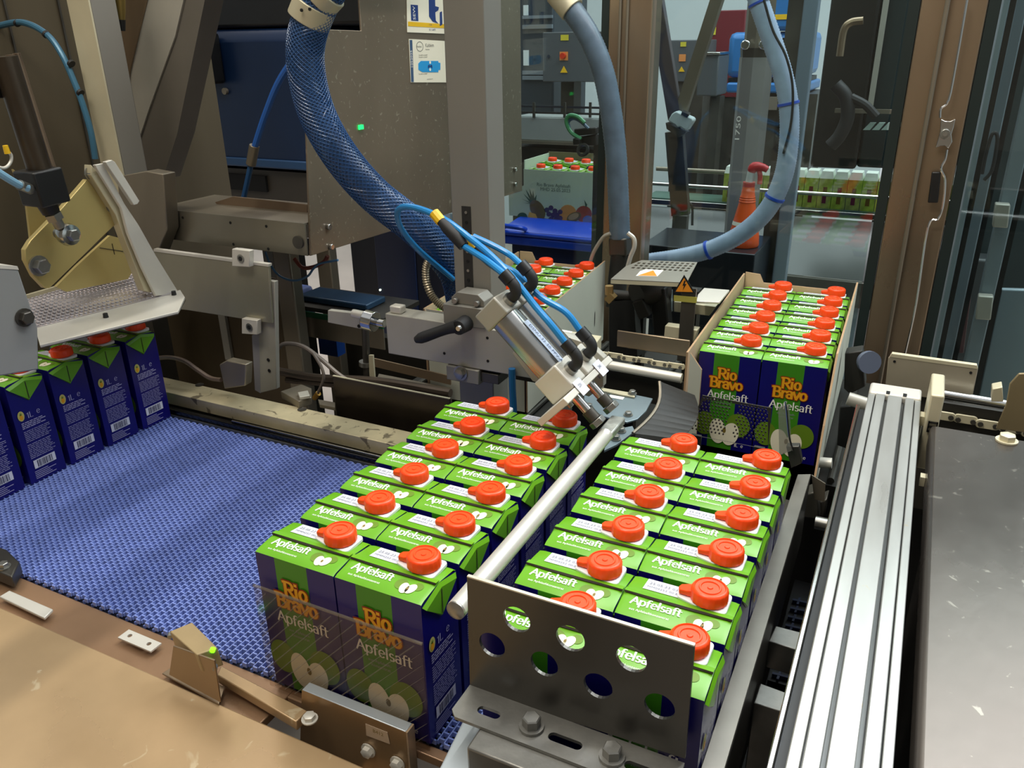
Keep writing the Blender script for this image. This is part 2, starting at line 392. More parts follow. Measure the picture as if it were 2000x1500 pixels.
    for i in range(3):
        for j in range(n): p.f.append((i*n+j, i*n+(j+1)%n, (i+1)*n+(j+1)%n, (i+1)*n+j)); p.m.append(0)
    k0 = 3*n
    prof = [(0.0141,0.1773),(0.0133,0.1775),(0.0127,0.1765),(0.0098,0.1765),(0.0093,0.1774),(0.0080,0.1774),(0.0075,0.1765),(0.0026,0.1765),(0.0021,0.1774),(0.0001,0.1775)]
    for (rr, zz) in prof:
        for i in range(n): q = 2*PI*i/n; p.v.append(Vector((cx+rr*math.cos(q), cy+rr*math.sin(q), zz)))
    for i in range(len(prof)):
        for j in range(n): p.f.append((k0+i*n+j, k0+i*n+(j+1)%n, k0+(i+1)*n+(j+1)%n, k0+(i+1)*n+j)); p.m.append(0)
    co = p.build('cap', C_CAP, r, sharp=0.7)
    b = MB(); b.prism([(cx-0.0125,cy-0.0058,0.1660),(cx-0.0125,cy+0.0062,0.1660),(cx-0.0190,cy+0.0052,0.1660),(cx-0.0255,cy+0.0040,0.1660),(cx-0.0270,cy-0.0005,0.1660),(cx-0.0255,cy-0.0052,0.1660),(cx-0.0190,cy-0.0056,0.1660)], (0,0,0.0042))
    for v in b.v:
        if v.z > 0.168 and v.x > cx-0.014: v.z += 0.003
    b.build('cap_tab', C_CAP, co, bevel=0.0008)
    if full:
        F = lambda x0, z0: (lambda u, v: (x0+u, -D_/2-0.0014, z0+v))
        e = MB(); word(e, 'Rio', F(-0.0150, 0.1200), 0.0225, 0.27, 0.21, -0.02, 1); word(e, 'Bravo', F(-0.0270, 0.1045), 0.0225, 0.27, 0.21, -0.03, 1)
        k = len(e.v)
        word(e, 'Rio', F(-0.0150, 0.1200), 0.0225, 0.17, 0.11, -0.02, 0); word(e, 'Bravo', F(-0.0270, 0.1045), 0.0225, 0.17, 0.11, -0.03, 0)
        for i in range(k, len(e.v)): e.v[i].y -= 0.0004
        tag(e.build('brand_lettering', [C_GOLD, C_RED], r, smooth=False), 'gold brand lettering outlined in red')
        t = MB(); word(t, 'Apfelsaft', F(-0.0290, 0.0860), 0.0165, 0.12, 0.055, 0.02); t.build('front_lettering', C_WHITE, r, smooth=False)
        t = MB(); typed(t, 'aus Apfelsaft-', F(-0.0165, 0.0770), 0.0050); typed(t, 'konzentrat', F(-0.0135, 0.0715), 0.0050); t.build('front_small_print', C_INK, r, smooth=False)
        t = MB(); word(t, '1L', F(0.020, 0.008), 0.0080, 0.13, 0.08); word(t, 'e', F(0.0305, 0.008), 0.0080, 0.10, 0.06); t.build('front_volume_mark', C_WHITE, r, smooth=False)
        a = MB()
        def fe(cx, cz, rx, rz, rot, mi, dy):
            a.add([(cx+rx*math.cos(2*PI*i/26)*math.cos(rot)-rz*math.sin(2*PI*i/26)*math.sin(rot), -D_/2-dy, cz+rx*math.cos(2*PI*i/26)*math.sin(rot)+rz*math.sin(2*PI*i/26)*math.cos(rot)) for i in range(26)], [tuple(range(26))], mi)
        fe(-0.030, 0.040, 0.0165, 0.020, 0, 1, 0.0011); fe(0.0235, 0.045, 0.0185, 0.020, 0, 1, 0.0012)
        fe(-0.0080, 0.030, 0.0130, 0.0215, 0.12, 0, 0.0013); fe(0.0125, 0.028, 0.0130, 0.0200, -0.2, 0, 0.0014); fe(0.0025, 0.033, 0.0028, 0.0045, 0, 2, 0.0016)
        a.build('front_apple_picture', [C_FLESH, C_LEAF, C_CORE], r, smooth=False)
        S = lambda y0, z0: (lambda u, v: (W_/2+0.0012, y0+u, z0+v))
        t = MB(); word(t, '1L', S(-0.0095, 0.1020), 0.0120, 0.12, 0.07); word(t, 'e', S(0.0060, 0.1035), 0.0120, 0.09, 0.05)
        random.seed(3)
        for i in range(22):
            zz = 0.0960-i*0.0027
            if i in (4, 12): continue
            y = -0.021
            while y < 0.021-(0.012 if i < 4 else random.uniform(0, 0.008)):
                L = random.uniform(0.003, 0.009); L = min(L, 0.021-y); q = S(y, zz); hh = 0.0014 if i < 4 else 0.0009
                t.add([q(0,0), q(L,0), q(L,hh), q(0,hh)], [(0,1,2,3)]); y += L+0.0012
        for i in range(5):
            zz = 0.0165-i*0.0028; q = S(-0.021, zz); L = random.uniform(0.022, 0.040); t.add([q(0,0), q(L,0), q(L,0.0010), q(0,0.0010)], [(0,1,2,3)])
        tag(t.build('side_print', mat('side_print_pale', '#a9a6cc', 0.5), r, smooth=False), kind='stuff')
        t = MB(); q = S(-0.019, 0.0215); t.add([q(0,0), q(0.036,0), q(0.036,0.0135), q(0,0.0135)], [(0,1,2,3)], 0)
        x = 0.0055; S2 = lambda u, v: (W_/2+0.0015, -0.019+u, 0.0215+v)
        while x < 0.031:
            L = random.choice((0.0005, 0.0009, 0.0014))
            t.add([S2(x,0.0012), S2(x+L,0.0012), S2(x+L,0.0122), S2(x,0.0122)], [(0,1,2,3)], 1); x += L+random.choice((0.0006, 0.0010))
        t.build('barcode', [mat('barcode_white', '#d9d9e4', 0.5), mat('barcode_ink', '#1a1740', 0.5)], r, smooth=False)
        t = MB(); t.add([S(0,0)(-0.0185+0.0052*math.cos(2*PI*i/20), 0.1085+0.0078*math.sin(2*PI*i/20)) for i in range(20)], [tuple(range(20))], 0)
        S3 = lambda u, v: (W_/2+0.0015, -0.0185+u, 0.1085+v)
        t.add([S3(0.0028*math.cos(2*PI*i/12), -0.0022+0.0040*math.sin(2*PI*i/12)) for i in range(12)], [tuple(range(12))], 1)
        for k in range(-2, 3): t.add([S3(-0.0006,0.001), S3(0.0006,0.001), S3(k*0.0016,0.0066-abs(k)*0.0012)], [(0,1,2)], 2)
        t.build('pineapple_emblem', [mat('emblem_cream', '#c9c26a', 0.5), C_GOLD, C_LEAF], r, smooth=False)
    return r
proto = build_carton()
used = [False]
def put_carton(x, y, z, rz, label, group, tilt=0.0):
    o = proto if not used[0] else copy_tree(proto); used[0] = True
    o.location = (x, y, z); o.rotation_euler = (tilt, 0, rz); o.scale = (1, 1, 1.025); o['label'] = label; o['group'] = group; return o
RJ = random.Random(11)
ORD = ['first', 'second', 'third', 'fourth', 'fifth', 'sixth']
def pos(i): return 'frontmost' if i == 0 else ('rearmost' if i == 5 else ORD[i]+' from front')
def pack(x0, y0, rot, where, group, z=0.0):
    for k in range(2):
        for i in range(6):
            c, s = math.cos(rot), math.sin(rot); dx = k*0.0962-0.023; dy = i*0.0667-0.0145
            put_carton(x0+dx*c-dy*s+RJ.uniform(-0.0003, 0.0003), y0+dx*s+dy*c+RJ.uniform(-0.0004, 0.0004), z, rot+RJ.uniform(-0.004, 0.004),
                       'apple juice carton %s, %s column, %s' % (where, 'left' if k == 0 else 'right', pos(i)), group)
pack(0.0, 0.0, 0.0, 'left of the push bar', 'cartons left of the push bar')
pack(0.2505, -0.003, 0.0, 'behind the holed steel plate', 'cartons behind the holed plate')
pack(0.2525, 0.7200, 0.0174, 'in the cardboard box showing front print', 'cartons in the nearer cardboard box')
pack(-0.2530, 0.7400, 0.0300, 'in the box behind the air cylinders', 'cartons in the box behind the air cylinders', -0.008)
for j in range(6):
    y = 0.353-0.0702*j
    put_carton(-0.7445, y, 0.0, RJ.uniform(-0.02, 0.02), 'apple juice carton showing its barcode side on the blue belt, %s from the right' % ORD[j], 'cartons entering on the blue belt')
# ---------------------------------------------------------------- setting
M_FLOOR = mat('hall_floor', '#b9aca0', 0.35, 0, 0.10, 3, None, 0.02, 40)
M_WALL = mat('hall_wall', '#c9d3d6', 0.7, 0, 0.04, 2)
M_WALLW = mat('hall_wall_warm', '#8d8172', 0.8, 0, 0.08, 2)
tag(MB().box((-5, -3.5, -1.0), (5, 6.0, -0.95)).build('floor', M_FLOOR), kind='structure')
tag(MB().box((-5, 6.0, -1.0), (5, 6.1, 4.0)).build('wall_back', M_WALL), kind='structure')
tag(MB().box((-5.1, -3.5, -1.0), (-5, 6.1, 4.0)).build('wall_left', M_WALL), kind='structure')
tag(MB().box((5, -3.5, -1.0), (5.1, 6.1, 4.0)).build('wall_right', M_WALL), kind='structure')
tag(MB().box((-5.1, -3.6, -1.0), (5.1, -3.5, 4.0)).build('wall_front', M_WALLW), kind='structure')
DARKFRAME = mat('frame_rubber_dark', '#14211f', 0.5)

# machine frame posts (brown stainless) and the panes between them
def vpost(name, label, px0, px1, y, depth, z0, z1, m, extra=None):
    """upright whose front face spans px0..px1 at the top of the photo"""
    a = U(px0, 0, y=y); b = U(px1, 0, y=y)
    t = thing(name, label, 'post', ((a.x+b.x)/2, y+depth/2, z0))
    MB().box((a.x, y, z0), (b.x, y+depth, z1)).build('column', m, t, bevel=0.003)
    return t, a.x, b.x
t, xa, xb = vpost('machine_post', 'brown stainless machine post behind the ribbed hose with cable loop', 1190, 1275, 1.25, 0.07, -0.95, 1.6, STEEL_W)
for fx in (0.25, 0.42): MB().box((xa+(xb-xa)*fx, 1.243, -0.9), (xa+(xb-xa)*fx+0.006, 1.25, 1.6)).build('edge_strip', STEEL, t, bevel=0.002)
MB().box((xa-0.018, 1.255, -0.9), (xa-0.001, 1.28, 1.6)).build('rubber_seal', DARKFRAME, t)
t, xc, xd = vpost('machine_post', 'wide brown stainless machine post with latch on the right', 1800, 1932, 1.25, 0.08, -0.95, 1.6, STEEL_W)
MB().box((xc+(xd-xc)*0.36, 1.236, -0.3), (xc+(xd-xc)*0.44, 1.25, 1.6)).build('edge_strip', STEEL, t, bevel=0.003)
MB().box((xc-0.02, 1.25, -0.9), (xc-0.001, 1.28, 1.6)).build('rubber_seal', DARKFRAME, t)
MB().box((xd+0.001, 1.25, -0.9), (xd+0.02, 1.28, 1.6)).build('rubber_seal', DARKFRAME, t)
# latch plate with round boss
L = thing('latch_plate', 'small chrome latch plate with round boss on the right post', 'latch', U(1846, 288, y=1.236))
a = U(1835, 232, y=1.238); b = U(1866, 232, y=1.238); c = U(1855, 288, y=1.238); d = U(1826, 288, y=1.238)
o2 = [U(*p, y=1.240) for p in ((1838,232),(1846,236),(1856,236),(1866,232),(1862,250),(1858,262),(1860,276),(1852,290),(1846,284),(1838,284),(1827,288),(1832,272),(1836,256))]
MB().prism(o2, (0, -0.006, 0)).build('plate', CHROME, L, bevel=0.001)
pc = U(1846, 261, y=1.234); MB().cyl(pc, pc+Vector((0,-0.012,0)), 0.009, 16).build('boss', ZINC, L, bevel=0.001)
MB().cyl(pc+Vector((0,-0.0122,0)), pc+Vector((0,-0.0135,0)), 0.004, 12).build('boss_pin', CHROME, L)
tag(MB().prism([U(*p, y=1.240) for p in ((1820,335),(1838,335),(1832,395),(1812,395))], (0,-0.008,0)).build('black_catch', BLACK, None, bevel=0.002), 'black catch block below the chrome latch', 'catch')
wire = [U(*p, y=1.232) for p in ((1889,0),(1868,120),(1853,195),(1838,212),(1836,230))]
w2 = [U(*p, y=1.232) for p in ((1850,292),(1846,312),(1838,330),(1846,352),(1842,400),(1832,428),(1812,445),(1790,590),(1768,690))]
t = thing('latch_cable', 'thin steel cable running down the right post past the latch', 'cable', wire[0])
MB().tube(wire, 0.0022, 6, 4).build('upper_run', CHROME, t); MB().tube(w2, 0.0022, 6, 4).build('lower_run', CHROME, t)
PANE = pane_mat('clear_pane', '#e6efee', 0.05)
def pane(name, x0, x1, y, z0, z1):
    o = thing(name, None, None, ((x0+x1)/2, y, z0)); tag(o, kind='structure')
    g = MB().box((x0, y, z0), (x1, y+0.006, z1)).build('glass', PANE, o)
    return o
pane('window_1', -0.62, xa-0.02, 1.265, -0.2, 1.6)
pane('window_2', xb+0.004, xc-0.024, 1.265, -0.2, 1.6)
pane('window_3', xd+0.024, xd+0.5, 1.265, -0.2, 1.6)

# ---------------------------------------------------------------- blue mesh belt
M_BELT = mat('belt_blue_plastic', '#7b8dcd', 0.26, 0, 0.12, 60, spec=0.6)
bl = thing('conveyor_belt', 'blue plastic mesh conveyor belt under the incoming cartons', 'conveyor belt', (-0.42, 0.17, -0.03))
m = MB(); X0, X1, Y0, Y1 = -1.10, 0.165, -0.040, 0.384; px_ = 0.0075; py_ = 0.0080; n = int((X1-X0)/px_)
def qbox(m, x0, x1, y0, y1, z0, z1):
    m.add([(x0,y0,z0),(x1,y0,z0),(x1,y1,z0),(x0,y1,z0),(x0+0.0006,y0,z1),(x1-0.0006,y0,z1),(x1-0.0006,y1,z1),(x0+0.0006,y1,z1)], [(4,5,6,7),(0,1,5,4),(1,2,6,5),(2,3,7,6),(3,0,4,7)])
for i in range(n):
    x = X0+i*px_; qbox(m, x, x+0.0024, Y0+0.002, Y1-0.002, -0.005, -0.0004)
    if i % 2: qbox(m, x+0.0034, x+0.0066, Y0+0.001, Y1-0.001, -0.0100, -0.0060)
    for j in range(int((Y1-Y0)/py_)):
        y = Y0+j*py_+(0.004 if i % 2 else 0)
        if y+0.0022 > Y1: continue
        m.add([(x+0.0018,y,-0.005),(x+0.0081,y,-0.005),(x+0.0081,y+0.0022,-0.005),(x+0.0018,y+0.0022,-0.005),
               (x+0.0020,y+0.0003,0.0002),(x+0.0078,y+0.0003,0.0002),(x+0.0078,y+0.0019,0.0002),(x+0.0020,y+0.0019,0.0002)],
              [(4,5,6,7),(0,1,5,4),(1,2,6,5),(2,3,7,6),(3,0,4,7)])
tag(m.build('mesh_surface', M_BELT, bl, smooth=False), kind='stuff')
MB().box((X0, Y0+0.003, -0.030), (X1, Y1-0.003, -0.013)).build('slide_plate', mat('slide_plate_dark', '#161a2c', 0.6), bl)

# ---------------------------------------------------------------- front: table, sensor, brackets
M_TAB = mat('tan_reflection_steel', '#b79a74', 0.32, 0.35, 0.14, 6, None, 0.10, 70, 0.12, spots=('#c9b593', 34, 0.66))  # warm reflection on the steel is put into the tan colour
M_TAB2 = mat('tan_reflection_strip', '#96765a', 0.36, 0.35, 0.16, 9, None, 0.06, 60, 0.1)  # brown reflection beside the belt edge, painted as the strip colour
tb = thing('infeed_table', 'steel table plate tinted with a tan reflection in front of the blue belt', 'table', (-0.5, -0.3, -0.95))
MB().box((-1.30, -0.094, -0.016), (-0.05, -0.0415, -0.006)).build('edge_strip', M_TAB2, tb, bevel=0.001)
MB().box((-0.0498, -0.0530, -0.016), (0.165, -0.0415, -0.006)).build('edge_strip', M_TAB2, tb, bevel=0.001)
MB().box((-1.30, -0.75, -0.010), (0.135, -0.0945, 0.0)).build('top_plate', M_TAB, tb, bevel=0.002)
MB().box((-1.30, -0.74, -0.95), (0.12, -0.70, -0.0105)).build('apron', STEEL_D, tb)
pl = [U(*p, z=0.0004) for p in ((110,1145),(200,1190),(125,1235),(30,1180))]
tag(MB().prism([U(*p, z=0.0005) for p in ((20,1158),(105,1195),(88,1212),(0,1170))], (0,0,0.004)).build('cover_strip', ALU_L, None, bevel=0.001), 'pale metal strip beside the belt corner at left edge', 'strip')
t = thing('side_clamp', 'dark clamp block on the belt corner at the left edge', 'clamp', U(20, 1140, z=-0.005))
MB().prism([U(*p, z=0.0005) for p in ((-40,1075),(20,1095),(45,1120),(30,1150),(-40,1120))], (0,0,0.018)).build('block', STEEL_D, t, bevel=0.002)
q = U(8, 1108, z=0.0187); MB().hexbolt(q, (0,0,1), 0.006, 0.007).build('bolt', ZINC, t)
# hinge tab with two screw holes
o2 = [(p[0], p[1]) for p in ((0,0),(0.062,0),(0.062,0.013),(0.010,0.015),(0.0,0.010))]
org = U(248, 1235, z=0.0006); hx = U(312, 1262, z=0.0006)-org
tag(MB().holed([(0,-0.012),(hx.length,-0.012),(hx.length,0.003),(0,0.003)], [circ(0.010,-0.004,0.0028,10), circ(hx.length-0.012,-0.004,0.0028,10)], org, hx.normalized(), hx.normalized().cross(Vector((0,0,-1))), (0,0,0.002)).build('screw_tab', ALU_L, None), 'pale tab with two screw holes left of the sensor', 'bracket')
# sensor on its bracket
M_SENS = mat('sensor_tan_housing', '#a08a64', 0.4, 0.1, 0.12, 20)
a = U(330, 1330, z=0.0006)
s = thing('light_sensor', 'small tan sensor block with green light on the table bracket', 'sensor', (a.x+0.02, a.y, 0.0))
bx = U(318, 1320, z=0.0006); by = U(428, 1375, z=0.0006)
MB().prism([U(*p, z=0.0006) for p in ((317,1318),(345,1300),(440,1345),(428,1378))], (0,0,0.0022)).build('foot_plate', STEEL_W, s, bevel=0.0006)
MB().prism([U(*p, y=-0.098) for p in ((330,1318),(430,1372),(418,1290),(338,1262))], (0,0.002,0)).build('upright_plate', STEEL_W, s, bevel=0.0005)
top = [U(*p, z=0.062) for p in ((331,1233),(375,1215),(425,1265),(384,1279))]
MB().prism(top, (0.004,0.0,-0.021)).build('housing', M_SENS, s, bevel=0.001)
g = U(417, 1270, z=0.061); MB().cyl(g+Vector((-0.001,-0.001,-0.001)), g+Vector((0.0,0.0,0.0022)), 0.0026, 12).build('indicator_light', mat('green_led', '#5dff10', 0.3, emit='#5dff10', estr=3.0), s)
for p in ((420,1300),(332,1238)):
    q = U(*p, z=0.05); MB().cyl(q, q+Vector((0.004,-0.004,0)), 0.0025, 10).build('screw', ZINC, s)
# flat guide bar, then the bracket in front of the left pack
g0 = U(428, 1312, z=0.012); g1 = U(607, 1400, z=0.012)
t = thing('guide_bar', 'flat tan guide bar between sensor and front bracket', 'guide rail', (g0+g1)/2-Vector((0,0,0.012)))
MB().prism([U(*p, z=0.012) for p in ((424,1318),(432,1300),(600,1388),(578,1410))], (0,0,-0.0115)).build('rail', M_TAB, t, bevel=0.001)
q = U(605, 1405, z=0.013); MB().hexbolt(q, (0,0,1), 0.006, 0.006).build('bolt', ALU_L, t)
M_BR = mat('bracket_tan_sheet', '#9a7d5a', 0.3, 0.5, 0.12, 8, None, 0.04, 40)
b = thing('stop_bracket', 'angled sheet bracket with pale top edge before the left pack', 'bracket', (0.05, -0.06, -0.95))
x0, x1 = -0.014, 0.108
MB().box((x0, -0.066, 0.026), (x1, -0.0545, 0.030)).build('top_edge', mat('bracket_pale_edge', '#b9c0c6', 0.4, 0.5), b, bevel=0.0008)
MB().prism([(x0,-0.0662,0.0295),(x1,-0.0662,0.0295),(x1,-0.0662,-0.14),(x0-0.03,-0.0662,-0.14)], (0,0.002,0)).build('face_sheet', M_BR, b)
MB().prism([(x1,-0.066,0.0295),(x1,-0.0545,0.0295),(x1,-0.0545,-0.14),(x1,-0.066,-0.14)], (0.002,0,0)).build('end_sheet', mat('bracket_end_sheet', '#b59c80', 0.35, 0.4), b)
MB().box((x0-0.02, -0.064, -0.95), (x1, -0.056, -0.1405)).build('lower_panel', STEEL_D, b)
y = -0.0666
st = [U(*p, y=y) for p in ((714,1413),(757,1430),(762,1453),(716,1436))]
so = MB().prism(st, (0,-0.0004,0)).build('face_sticker', mat('sticker_tan', '#b59f86', 0.5), b)
fr = MB(); o_ = U(728, 1430, y=y-0.0005); typed(fr, 'B412', lambda u, v: (o_.x+u, o_.y, o_.z+v), 0.006); fr.build('sticker_print', C_CORE, so, smooth=False)
for p in ((720,1465),(777,1490)):
    q = U(*p, y=y); MB().hexbolt(q, (0,-1,0), 0.006, 0.006).build('bolt', ALU_L, b)
MB().box((0.045, -0.092, -0.062), (x1-0.006, -0.0665, -0.050)).build('ledge', M_TAB, b, bevel=0.002)
# clear sheet added before the left pack; its stripes stand for reflected floor grating
REFL_SHEET = pane_mat('reflection_sheet_clear', '#f0ece8', 0.035, 0.2)
REFL_STRIPE = mat('reflection_stripe', '#8a8070', 0.35, 0.0, alpha=0.34)
gd = thing('reflection_sheet', 'added clear sheet with floor grating reflection stripes before the left pack', 'reflection', (0.03, -0.0515, 0.0))
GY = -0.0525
MB().box((-0.072, GY, 0.0), (0.124, GY+0.0012, 0.128)).build('sheet', REFL_SHEET, gd)
r = MB().box((-0.072, GY-0.0006, 0.1265), (0.124, GY+0.0018, 0.1282)).build('top_edge', REFL_STRIPE, gd)  # upper border of the reflection, built as a thin strip
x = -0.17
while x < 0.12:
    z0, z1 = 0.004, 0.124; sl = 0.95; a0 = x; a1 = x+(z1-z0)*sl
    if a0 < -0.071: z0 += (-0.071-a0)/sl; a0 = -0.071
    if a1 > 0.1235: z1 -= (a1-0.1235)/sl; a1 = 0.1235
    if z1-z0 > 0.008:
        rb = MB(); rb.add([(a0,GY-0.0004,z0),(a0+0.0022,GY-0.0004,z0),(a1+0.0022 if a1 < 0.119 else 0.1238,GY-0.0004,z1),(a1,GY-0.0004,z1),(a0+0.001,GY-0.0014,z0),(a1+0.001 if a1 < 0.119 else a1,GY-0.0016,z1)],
                       [(0,4,5,3),(4,1,2,5)]); rb.build('reflected_stripe', REFL_STRIPE, gd, smooth=False)
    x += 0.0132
# ---- holed pusher plate with slotted foot
PY = -0.0640; HP = mat('grey_sheet_steel', '#5d5b57', 0.34, 0.8, 0.14, 6, None, 0.06, 90, 0.10)
HPL = mat('worn_zinc_sheet', '#84837e', 0.38, 0.7, 0.20, 25, None, 0.10, 120)
pp = thing('pusher_plate', 'grey steel plate with seven round holes before the right pack', 'steel plate', (0.27, PY, 0.11))
tl = U(912, 1128, y=PY); tr = U(1356, 1264, y=PY); br_ = U(1338, 1482, y=PY); blp = U(918, 1345, y=PY)
hs = []
for (hx_, hz_) in ((1009,1210),(1114,1247),(1233,1287),(961,1260),(1063,1297),(1168,1340),(1288,1380)):
    q = U(hx_, hz_, y=PY); hs.append(circ(q.x, q.z, 0.0118, 24))
MB().holed([(blp.x, blp.z), (br_.x, br_.z), (tr.x, tr.z), (tl.x, tl.z)], hs, (0, PY, 0), (1,0,0), (0,0,1), (0,0.003,0)).build('face', HP, pp, smooth=False)
MB().prism([(tl.x,PY,tl.z+0.0002),(tr.x,PY,tr.z+0.0002),(tr.x,PY+0.003,tr.z+0.0002),(tl.x,PY+0.003,tl.z+0.0002)], (0,0,0.0012)).build('bright_edge', mat('cream_edge_highlight', '#d8d2c0', 0.3, 0.4), pp)  # pale strip paints the highlight along the plate's top edge
fz = (blp.z+br_.z)/2
def slot(cx, cy, L, r, n=8):
    return [(cx-L/2+r*math.cos(PI/2+PI*i/n), cy+r*math.sin(PI/2+PI*i/n)) for i in range(n+1)]+[(cx+L/2+r*math.cos(-PI/2+PI*i/n), cy+r*math.sin(-PI/2+PI*i/n)) for i in range(n+1)]
fx0 = blp.x; fx1 = br_.x
c1 = U(1065, 1400, z=fz); c2 = U(1197, 1462, z=fz); s1 = U(968, 1372, z=fz); s2 = U(1112, 1432, z=fz); s3 = U(1240, 1478, z=fz)
fl = MB().holed([(fx0+0.006, PY-0.036), (fx0, PY-0.030), (fx0, PY), (fx1, PY), (fx1, PY-0.036)][::-1], [slot(s1.x, PY-0.020, 0.012, 0.0042), slot(s2.x, PY-0.020, 0.020, 0.0042), slot(s3.x+0.006, PY-0.020, 0.014, 0.0042)], (0,0,fz-0.003), (1,0,0), (0,1,0), (0,0,0.003)).build('slotted_foot', HPL, pp, smooth=False)
for bxp in ((1044,1410), (1200,1468)):
    q = U(*bxp, z=fz+0.0005); MB().hexbolt((q.x, PY-0.019, fz+0.0002), (0,0,1), 0.0075, 0.011).build('bolt', HPL, pp)
# support block under the foot and pale post beside it
sb = thing('support_block', 'zinc support block under the slotted plate foot', 'block', (0.27, -0.085, -0.95))
MB().box((fx0+0.028, PY-0.056, fz-0.032), (fx1-0.02, PY-0.0275, fz-0.0034)).build('upper_block', HPL, sb, bevel=0.002)
MB().box((fx0+0.05, PY-0.054, -0.95), (fx1-0.05, PY-0.030, fz-0.0325)).build('pedestal', STEEL_D, sb)
lo = [U(*p, z=0.075) for p in ((905,1404),(975,1432),(958,1540),(838,1540))]
t = MB().prism(lo, (0,0,-0.5)); tag(t.build('pale_post', mat('pale_grey_coat', '#b3bcc2', 0.42, 0.2, 0.05, 10), None, bevel=0.002), 'pale grey square column at bottom edge beside slotted foot', 'post')
# cable clip under the foot
tag(MB().tube([U(*p, z=fz-0.004) for p in ((1015,1425),(1020,1445),(1040,1458),(1070,1455))], 0.0015, 6).build('cable_tie', RUB, None), 'dark cable loop under the slotted foot', 'cable')
# ---------------------------------------------------------------- push bar and its two air cylinders
M_ROD = mat('push_bar_coat', '#c6c4bb', 0.35, 0.35, 0.06, 40)
pb = thing('push_bar', 'long pale round push bar between the two packs', 'push bar', (0.160, 0.14, 0.170))
BX, BZ = 0.1615, 0.178
MB().cyl((BX, -0.054, BZ), (BX, 0.300, BZ), 0.0088, 24).build('tube', M_ROD, pb, bevel=0.002)
MB().lathe([(0.0001, -0.0565), (0.004, -0.0563), (0.0086, -0.054), (0.0086, -0.050)], (BX, 0, BZ), (0,1,0), 20).build('end_cap', ZINC, pb)
f = MB(); f.sweep([(BX,0.298,BZ),(BX,0.305,BZ+0.001)], [0.0088,0.0095], 16); f.build('neck', M_ROD, pb)
MB().box((BX-0.009, 0.303, BZ-0.004), (BX+0.009, 0.352, BZ+0.006)).build('flat_end', mat('push_bar_worn_end', '#a2a49d', 0.4, 0.5, 0.2, 90, None, 0.2, 200), pb, bevel=0.002)
# geometry of the cylinder pair: axis lies in an x-z plane
yA, yB = 0.305, 0.352
lowA = Vector((BX-0.004, yA, BZ+0.010)); q = U(966, 598, y=yA); axis = (lowA-Vector((q.x, yA, q.z))); Ltot = axis.length; ax = axis.normalized()
nrm = Vector((ax.z, 0, -ax.x));
if nrm.z < 0: nrm = -nrm
up0 = Vector((q.x, yA, q.z))
def along(y, t, n=0.0): return Vector((up0.x, y, up0.z))+ax*(t*Ltot)+nrm*n
def cyl_box(mb, y0, y1, t0, t1, n0, n1):
    P = [along(y, t, n) for y in (y0, y1) for t in (t0, t1) for n in (n0, n1)]
    mb.add(P, [(0,1,3,2),(4,6,7,5),(0,4,5,1),(2,3,7,6),(0,2,6,4),(1,5,7,3)])
POL = mat('polished_cylinder', '#a8a8a4', 0.24, 0.9, 0.08, 30)
mount = thing('cylinder_mount', 'aluminium block holding the lower ends of both air cylinders', 'mounting block', along(0.33, 0.6))
mb = MB(); cyl_box(mb, yA-0.052, yB+0.050, 0.70, 0.745, -0.030, 0.0195); mb.build('cross_plate', ALU_L, mount, bevel=0.001)
for k, yc in enumerate((yA-0.008, yB+0.010)):
    p = along(yc, 0.722, 0.0206); sv = ax*0.010; sy = Vector((0,0.010,0))
    so = MB().prism([p-sv-sy, p+sv-sy, p+sv+sy, p-sv+sy], nrm*0.0004).build('number_sticker', mat('sticker_white_gloss', '#e4e6f2', 0.35), mount)
    t = MB(); c_ = p+nrm*0.0006; typed(t, ('231', '241')[k], lambda u, v: c_+Vector((0,1,0))*u-ax*v, 0.006, align='CENTER'); t.build('sticker_print', BLACK, so, smooth=False)
for yc in (yA-0.026, (yA+yB)/2, yB+0.026):
    p = along(yc, 0.746, 0.004); MB().hexbolt(p, ax, 0.0035, 0.006).build('screw', ZINC, mount)
BLUE_T = mat('blue_air_tube', '#1d7fc0', 0.30, spec=0.6)
